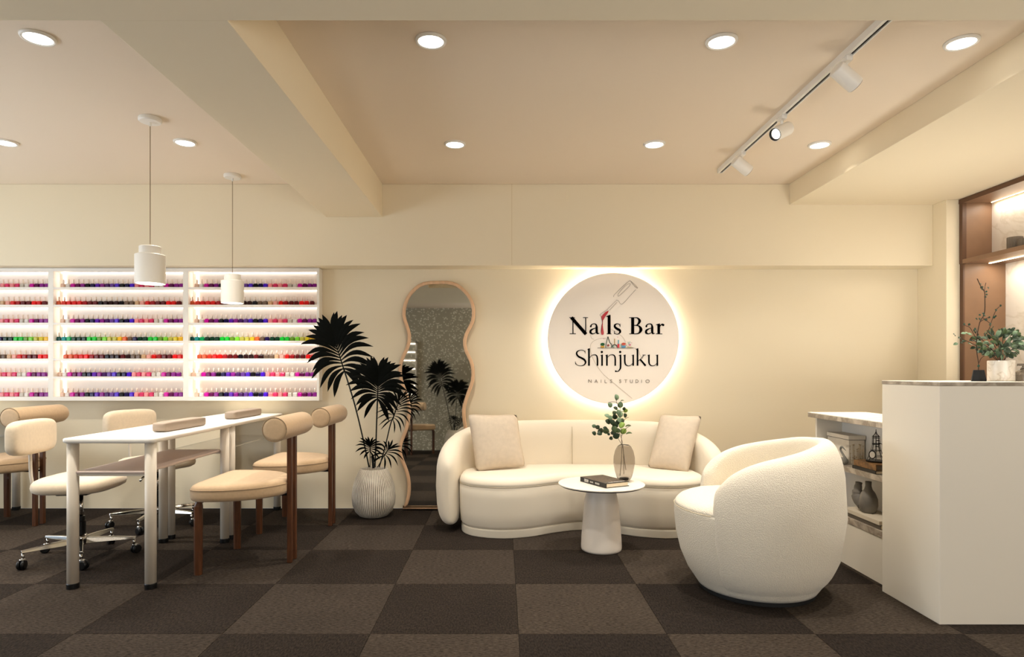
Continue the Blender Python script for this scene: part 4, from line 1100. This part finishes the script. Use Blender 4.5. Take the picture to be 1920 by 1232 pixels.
# ================================================================== RECEPTION
cx0, cx1, cy0, cy1 = 1.852, 3.0, 2.692, 3.10
rc = thing('reception_counter', 'tall plain white reception counter with grey marble top, right foreground', 'counter', (2.4, 2.9, 0), world=True)
obj('body', B(cx0, cx1, cy0, cy1, 0, 1.0125), M['whitecab'], rc, bevel=.002)
obj('marble_edge', B(cx0 - .001, cx1, cy0 - .001, cy1 + .001, 1.0126, 1.0275), M['marble'], rc, bevel=.001)
obj('lit_top_sheet', B(cx0 - .001, cx1, cy0 - .001, cy1 + .001, 1.0275, 1.0295), M['marblelit'], rc)  # thin sheet, lit look of the counter top painted in
# low cabinet
kx0, kx1, ky0, ky1 = 1.907, 2.075, 3.104, 3.875
cb = thing('low_cabinet', 'low white open-shelf cabinet with marble shelves behind the reception counter', 'cabinet', (2.0, 3.5, 0), world=True)
obj('marble_edge', B(1.876, kx1 + .16, ky0, ky1 + .03, .792, .818), M['marble'], cb, bevel=.001)
obj('lit_top_sheet', B(1.876, kx1 + .16, ky0, ky1 + .03, .818, .822), M['marblelit'], cb)  # thin sheet, lit look of the cabinet top painted in
obj('back_panel', B(kx1 - .015, kx1, ky0, ky1, 0, .792), mat('cabinet_back', (226, 226, 224), .5), cb)
obj('side_panel', B(kx0, kx1 - .015, ky1 - .02, ky1, 0, .792), M['whitecab'], cb, bevel=.001)
obj('side_panel', B(kx0, kx1 - .015, ky0, ky0 + .015, 0, .792), M['whitecab'], cb, bevel=.001)
obj('shelf', B(kx0 - .004, kx1 - .015, ky0 + .015, ky1 - .02, .516, .546), M['marble'], cb, bevel=.001)
obj('shelf', B(kx0 - .004, kx1 - .015, ky0 + .015, ky1 - .02, .236, .268), M['marble'], cb, bevel=.001)
obj('drawer_front', B(kx0, kx0 + .018, ky0 + .015, ky1 - .02, .0, .234), M['whitecab'], cb, bevel=.001)
# contents of the low cabinet
gb = thing('gift_box', 'white lidded box with faint print on the upper cabinet shelf', 'box', (1.97, 3.62, .546), world=True)
obj('box_body', B(1.962, 2.052, 3.60, 3.835, .5465, .685), M['boxwhite'], gb, bevel=.001)
obj('lid', B(1.958, 2.056, 3.595, 3.839, .685, .707), M['boxwhite'], gb, bevel=.001)
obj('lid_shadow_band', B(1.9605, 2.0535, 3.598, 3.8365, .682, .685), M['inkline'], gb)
bm = new(); rs = random.Random(5)
for k in range(26):       # printed flower stems on the box face
    x = 1.968 + rs.random() * .076; z1 = .56 + rs.random() * .10
    box(bm, x, x + .0012, 3.5992, 3.6002, .55, z1); box(bm, x - .003, x + .004, 3.5990, 3.6002, z1, z1 + .004)
obj('print', bm, M['boxprint'], gb)
def slab_book(name, x0, x1, y0, y1, z, h, cov, label, pages='paper', rz=0):
    cx_, cy_ = (x0 + x1) / 2, (y0 + y1) / 2
    t = thing('book', label, 'book', (cx_, cy_, z), rz, 'books in the low cabinet')
    a, b = (x1 - x0) / 2, (y1 - y0) / 2
    bm = new(); box(bm, -a, a, -b, b, 0, .002); box(bm, -a, a, -b, b, h - .002, h); box(bm, -a, -a + .003, -b, b, .002, h - .002)
    obj('cover', bm, cov, t)
    obj('pages', B(-a + .003, a - .003, -b + .003, b - .003, .002, h - .002), M[pages], t)
    return t
slab_book('book', 1.905, 2.05, 3.245, 3.462, .5465, .017, M['bookblack'], 'thin black book at the bottom of the upper cabinet pile')
slab_book('book', 1.910, 2.05, 3.25, 3.455, .5640, .030, M['gold'], 'bronze-spined thick book under the wire tower', pages='bookdark')
tz = .5945
ring = [(1.975 + .042 * math.cos(a), 3.36 + .055 * math.sin(a), tz + .004) for a in [2 * PI * k / 24 for k in range(25)]]
tw = thing('wire_tower_clock', 'black wire tower ornament with a small oval clock, on books', 'ornament', (1.975, 3.36, tz), world=True)
obj('dish_base', lathe(new(), [(.046, 0), (.050, .006), (.046, .008), (.001, .007)], 28, (1.975, 3.36, tz)), M['black'], tw)
bm = new(); cxt, cyt = 1.975, 3.36
lv = [(0.008, .042), (.03, .033), (.06, .0235), (.09, .0165), (.092, .0175), (.128, .0165), (.133, .0175), (.146, .006), (.162, .0)]
for k in range(8):
    a = 2 * PI * k / 8 + .2
    pts = [(cxt + r * math.cos(a), cyt + r * math.sin(a), tz + z) for z, r in lv]
    tube(bm, pts, .0013, 5)
for z, r in ((.03, .033), (.06, .0235), (.092, .0175), (.096, .0175), (.126, .017), (.134, .0175)):
    tube(bm, [(cxt + r * math.cos(2 * PI * k / 16), cyt + r * math.sin(2 * PI * k / 16), tz + z) for k in range(17)], .0014, 5)
tube(bm, [(cxt, cyt, tz + .155), (cxt, cyt, tz + .172)], [.003, .0015], 6)
obj('wire_frame', bm, M['black'], tw)
cf = (1.938, 3.33, tz + .042)
bm = lathe(new(), [(.001, -.004), (.017, -.004), (.0195, -.002), (.0195, .004), (.001, .004)], 28, axis='Y')
fd = Vector((-.6, -1, 0)).normalized(); rm = Matrix.Rotation(math.atan2(fd.y, fd.x) + PI / 2, 4, 'Z')
bmesh.ops.transform(bm, matrix=Matrix.Translation(cf) @ rm @ Matrix.Diagonal((.85, 1, 1.2, 1)), verts=bm.verts)
obj('clock_case', bm, M['black'], tw, smooth=False)
bm = lathe(new(), [(.001, -.0052), (.0145, -.0052), (.0145, -.0035)], 28, axis='Y')
bmesh.ops.transform(bm, matrix=Matrix.Translation(cf) @ rm @ Matrix.Diagonal((.85, 1, 1.2, 1)), verts=bm.verts)
obj('clock_face', bm, M['whiteink'], tw)
# curved bird-neck ornament in front of the gift box
t = thing('swan_ornament', 'grey curved bird-neck ornament partly hidden by the armchair', 'ornament', (1.93, 3.49, .546), world=True)
obj('body', super_box(new(), (1.932, 3.60, .566), (.016, .040, .0195), .8, 20, 12), M['fridge'], t, smooth=True)
obj('neck', tube(new(), cat_rom([tuple(W(px, py, 1.926 * FPX / (px - CX))) for px, py in ((1585.5, 868), (1585, 860), (1580, 851), (1576, 843), (1578.5, 838), (1586, 845))], 4), [.008, .009, .010, .009, .008, .007, .006, .006, .006, .006, .006, .006, .006, .006, .006, .006, .005, .004, .003, .002, .001], 10), M['fridge'], t, smooth=True)
t.location.z = .546
# dark twig at the cabinet's right
t = thing('dark_leaf_sprig', 'dark leafy sprig peeping out beside the counter on the shelf', 'plant', (2.02, 3.22, .5465), world=True)
obj('vase', lathe(new(), [(.016, 0), (.02, .01), (.02, .05), (.012, .07), (.012, .08)], 20, (2.025, 3.19, .5465)), M['black'], t, smooth=True)
obj('twig', tube(new(), [(2.025, 3.19, .62), (2.01, 3.21, .68), (1.985, 3.24, .72)], .0015, 5), M['stemdark'], t)
for px, py in ((1647, 827), (1645, 838), (1650, 832)): add_leaf(t, W(px, py, 3.28), .011, (-1, .2, .15), (0, -.3, 1), M['leafdark'], .4)
# lower shelf
slab_book('book', 1.915, 2.055, 3.22, 3.56, .2683, .022, M['bookdark'], 'grey-edged book lowest in the pile on the lower shelf')
slab_book('book', 1.912, 2.052, 3.225, 3.575, .2905, .020, M['bookcream'], 'cream patterned book under the grey vase')
t = thing('grey_vase', 'matt grey two-necked sculptural vase on cream book', 'vase', (1.98, 3.44, .3107), world=True)
vx, vy, vz = 1.975, 3.43, .3107
obj('vase_body', lathe(new(), [(.030, 0), (.040, .012), (.047, .04), (.045, .075), (.034, .105), (.020, .125), (.015, .145), (.016, .168), (.013, .168), (.011, .14)], 32, (vx, vy, vz)), M['stone'], t, smooth=True)
obj('second_neck', tube(new(), cat_rom([(vx - .01, vy + .03, vz + .03), (vx - .015, vy + .07, vz + .07), (vx - .015, vy + .075, vz + .11), (vx - .012, vy + .07, vz + .15)], 5), [.03] * 3 + [.033] * 4 + [.028] * 3 + [.02] * 3 + [.017] * 2 + [.018], 18), M['stone'], t, smooth=True)
obj('hollow', super_box(new(), (vx - .030, vy - .008, vz + .032), (.012, .014, .022), .9, 16, 10), mat('vase_hollow', (84, 80, 78), .7), t, smooth=True)

# things on the reception counter
ZT = 1.0296
bp_ = thing('black_pot_twigs', 'small black tapered pot with thin sparse twigs on the counter', 'plant', (XX(1835, 2.86), 2.86, ZT), world=True)
bx = XX(1835, 2.86)
obj('pot', lathe(new(), [(.030, 0), (.0315, .001), (.0225, .050), (.020, .051), (.019, .04)], 6, (bx, 2.86, ZT)), M['blackmatt'], bp_)
def q5(x, y, dd=0): return W(1760 + x / 5.6, 520 + y / 5.6, 2.86 + dd)
tw5 = [[(415, 1010, 0), (418, 900, 0), (400, 780, 0), (400, 650, .0), (430, 480, .01), (480, 380, .01), (485, 230, 0), (480, 150, 0), (440, 90, 0), (405, 15, -.01)],
       [(418, 910, 0), (440, 860, 0), (470, 830, -.01), (500, 815, -.02)], [(400, 645, 0), (370, 600, -.01), (330, 530, -.02), (290, 510, -.02), (240, 502, -.03)],
       [(430, 470, .01), (480, 440, .0), (535, 418, -.01)], [(400, 700, 0), (480, 620, .02), (530, 540, .03), (560, 450, .03), (600, 350, .03), (650, 297, .03)], [(465, 425, .01), (510, 460, .01), (545, 490, .02)], [(480, 150, 0), (486, 100, .01), (496, 58, .01)]]
for s in tw5: obj('twig', tube(new(), cat_rom([tuple(q5(*p)) for p in s], 4), .0013 if len(s) < 8 else .002, 6), M['bark'], bp_, smooth=True)
M['tealleaf'] = mat('leaf_teal_dark', (22, 58, 42), .5)
rs = random.Random(4)
for x, y in ((440, 68), (452, 105), (455, 128), (520, 112), (500, 150), (505, 180), (490, 205), (650, 298), (603, 345), (597, 408), (580, 420), (432, 395), (398, 438), (430, 440), (478, 400), (470, 380), (500, 445), (545, 485), (540, 500), (320, 495), (270, 492), (385, 540), (370, 560), (410, 600), (425, 625), (418, 930), (400, 760), (440, 780), (455, 795), (430, 660), (415, 640), (530, 420), (490, 450), (385, 580)):
    add_leaf(bp_, q5(x, y, rs.uniform(-.01, .01)), rs.uniform(.0045, .0068), (rs.uniform(-1, 1), rs.uniform(-.4, .2), rs.uniform(-.3, 1)), (rs.uniform(-.4, .4), -1, .4), M['tealleaf'])
ex, ey = XX(1877, 2.92), 2.92
eb = thing('potted_eucalyptus', 'bushy eucalyptus in a white marble cylinder pot on the counter', 'potted plant', (ex, ey, ZT), world=True)
obj('pot', lathe(new(), [(.049, 0), (.052, .003), (.052, .092), (.050, .0945), (.046, .0945), (.045, .08)], 40, (ex, ey, ZT)), M['stonepot'], eb, smooth=False, bevel=.001)
obj('soil', lathe(new(), [(.0455, .078), (.0455, .082), (.001, .084)], 24, (ex, ey, ZT)), M['blackmatt'], eb)
rs = random.Random(21)
def q5e(x, y, dd=0): return W(1760 + x / 5.6, 520 + y / 5.6, ey + dd)
for (x, y, d) in ((560, 680, -.04), (600, 600, .03), (680, 560, 0), (760, 600, .05), (860, 680, 0), (820, 780, -.04), (500, 720, .02), (640, 740, -.06), (440, 640, -.02), (330, 640, -.03), (230, 640, -.04)):
    obj('twig', tube(new(), cat_rom([(ex, ey, ZT + .08), tuple(q5e((660 + x) / 2, (890 + y) / 2 - 20, d * .6)), tuple(q5e(x, y, d))], 5), .0014, 5), M['bark'], eb, smooth=True)
pl = []
for k in range(150):
    a = rs.uniform(0, 2 * PI); q = math.sqrt(rs.random())
    x = 655 + 265 * q * math.cos(a); y = 700 + 150 * q * math.sin(a) * (1 if math.sin(a) < 0 else .95)
    if y > 860: continue
    pl.append((x, y, rs.uniform(-.11, .09), rs.uniform(24, 38)))
pl += [(165, 605, -.04, 24), (180, 700, -.04, 26), (225, 640, -.04, 28), (262, 590, -.04, 24), (245, 690, -.04, 28), (300, 590, -.03, 26), (270, 670, -.03, 30), (330, 600, -.03, 28), (350, 665, -.03, 36), (330, 700, -.03, 28), (375, 640, -.03, 34), (390, 560, -.02, 24), (360, 740, -.03, 28), (830, 600, -.05, 34), (850, 690, -.06, 40), (880, 740, -.06, 36), (820, 650, -.06, 38), (560, 530, 0, 24), (780, 545, 0, 24), (690, 545, 0, 22), (820, 570, 0, 26),
       (560, 725, -.12, 34), (640, 715, -.13, 36), (700, 712, -.12, 34), (545, 805, -.1, 32), (620, 800, -.12, 44), (720, 770, -.1, 34), (790, 740, -.1, 34)]
M['sagedark'] = mat('leaf_sage_dark', (74, 90, 70), .55, noise=(40, .2, 2))
mats5 = [M['eucd'], M['sagedark'], M['eucm'], M['euc'], M['eucd'], M['eucd'], M['eucm']]
for i, (x, y, d, r) in enumerate(pl):
    dr = Vector((x - 650, 0, -(y - 760))).normalized() + Vector((rs.uniform(-.4, .4), rs.uniform(-.6, .2), rs.uniform(-.5, .1)))
    m_ = mats5[i % 7] if x > 340 else M['euc' if i % 2 else 'eucd']
    add_leaf(eb, q5e(x, y, d), r / 5.6 * ey / FPX * 1.0, dr, (rs.uniform(-.5, .5), -.8, rs.uniform(.1, 1.2)), m_, .62)
# ribbed glass bottle at the right edge
t = thing('ribbed_glass_bottle', 'ribbed grey glass bottle with flat stopper at the right edge', 'bottle', (XX(1921, 2.9), 2.9, ZT), world=True)
gx = XX(1921, 2.9); bm = new(); rings = []
for r, z in ((.040, 0), (.043, .003), (.043, .030), (.038, .040), (.020, .050), (.012, .058), (.012, .062)):
    rings.append([bm.verts.new((gx + (r + (.0012 if k % 2 else 0)) * math.cos(2 * PI * k / 56), 2.9 + (r + (.0012 if k % 2 else 0)) * math.sin(2 * PI * k / 56), ZT + z)) for k in range(56)])
for a, b in zip(rings, rings[1:]):
    for k in range(56): bm.faces.new((a[k], a[(k + 1) % 56], b[(k + 1) % 56], b[k]))
bm.faces.new(rings[0]); bm.faces.new(rings[-1])
obj('bottle_body', bm, M['glassgrey'], t)
obj('stopper', lathe(new(), [(.010, .0622), (.010, .068), (.027, .069), (.027, .080), (.001, .080)], 28, (gx, 2.9, ZT)), M['glassgrey'], t)

# ================================================================== BUILT-IN NICHE SHELVING (right wall)
WX = 3.335; NY0, NY1 = 2.10, 4.632
nu = thing('display_niche', 'bronze-framed lit wall niche with marble backs at the far right', 'wall shelving', (WX, 3.4, 0), world=True)
fz0, fz1 = 1.852, 2.322
obj('niche_back', B(3.545, 3.56, NY0, NY1, 1.89, 2.29), M['marblew'], nu)
obj('niche_side', B(WX + .004, 3.545, NY1 - .03, NY1 - .001, 1.882, 2.292), M['brown'], nu)
bm = new(); box(bm, WX - .006, WX + .024, NY1 - .034, NY1 - .001, fz0, fz1); obj('frame_post', bm, M['brownd'], nu, bevel=.001)
obj('frame_top', B(WX - .006, 3.74, NY0, NY1 - .034, fz1 - .032, fz1), M['brown'], nu, bevel=.001)
obj('frame_edge', B(WX - .010, WX - .0061, NY0, NY1 - .001, fz1 - .032, fz1), M['brownd'], nu)
obj('middle_shelf', B(WX - .006, 3.74, NY0, NY1 - .034, fz0, fz0 + .030), M['brown'], nu, bevel=.001)
obj('niche_back', B(3.645, 3.66, NY0, NY1, 0, fz0), M['marblew'], nu)
obj('niche_side', B(WX + .004, 3.645, NY1 - .03, NY1 - .001, 0, fz0 - .001), M['brown'], nu)
obj('frame_post', B(WX - .001, WX + .010, NY1 - .034, NY1 - .001, 0, fz0), M['brownd'], nu)
obj('base_cabinet', B(WX + .01, 3.645, NY0, NY1 - .04, 0, .86), M['whitecab'], nu)
obj('base_top', B(WX - .01, 3.645, NY0, NY1 - .035, .86, .885), M['marble'], nu)
obj('led_strip', B(3.517, 3.521, NY0, NY1 - .06, 2.286, 2.2895), M['glow_niche'], nu)
obj('led_strip', B(3.50, 3.512, NY0, NY1 - .06, 1.847, 1.8515), M['glow_niche'], nu)
area_light('niche_light', (3.51, 3.4, 2.28), (0, 0, 0), .03, 2.3, P_NICHE * 2.4, WARM)
area_light('niche_light', (3.52, 3.4, 1.84), (0, 0, 0), .04, 2.3, P_NICHE * 3.2, WARM)
def tumbler(x, y, z, r, h, label):
    t = thing('glass_tumbler', label, 'glass', (x, y, z), 0, 'ribbed tumblers in the upper niche')
    bm = new(); rings = []
    for rr_, zz in ((r * .96, 0), (r, .004), (r, h), (r - .003, h), (r - .004, .008), (.001, .007)):
        rings.append([bm.verts.new(((rr_ + (.0015 if k % 2 and rr_ > .01 else 0)) * math.cos(2 * PI * k / 48), (rr_ + (.0015 if k % 2 and rr_ > .01 else 0)) * math.sin(2 * PI * k / 48), zz)) for k in range(48)])
    for a, b in zip(rings, rings[1:]):
        for k in range(48): bm.faces.new((a[k], a[(k + 1) % 48], b[(k + 1) % 48], b[k]))
    bm.faces.new(rings[0])
    obj('tumbler_body', bm, M['glassgrey'], t)
tumbler(XX(1903, 4.24), 4.24, fz0 + .0302, .043, .085, 'taller ribbed glass tumbler in the upper niche')
tumbler(XX(1924, 4.14), 4.14, fz0 + .0302, .043, .055, 'shorter ribbed glass cut by the right photo edge in the niche')
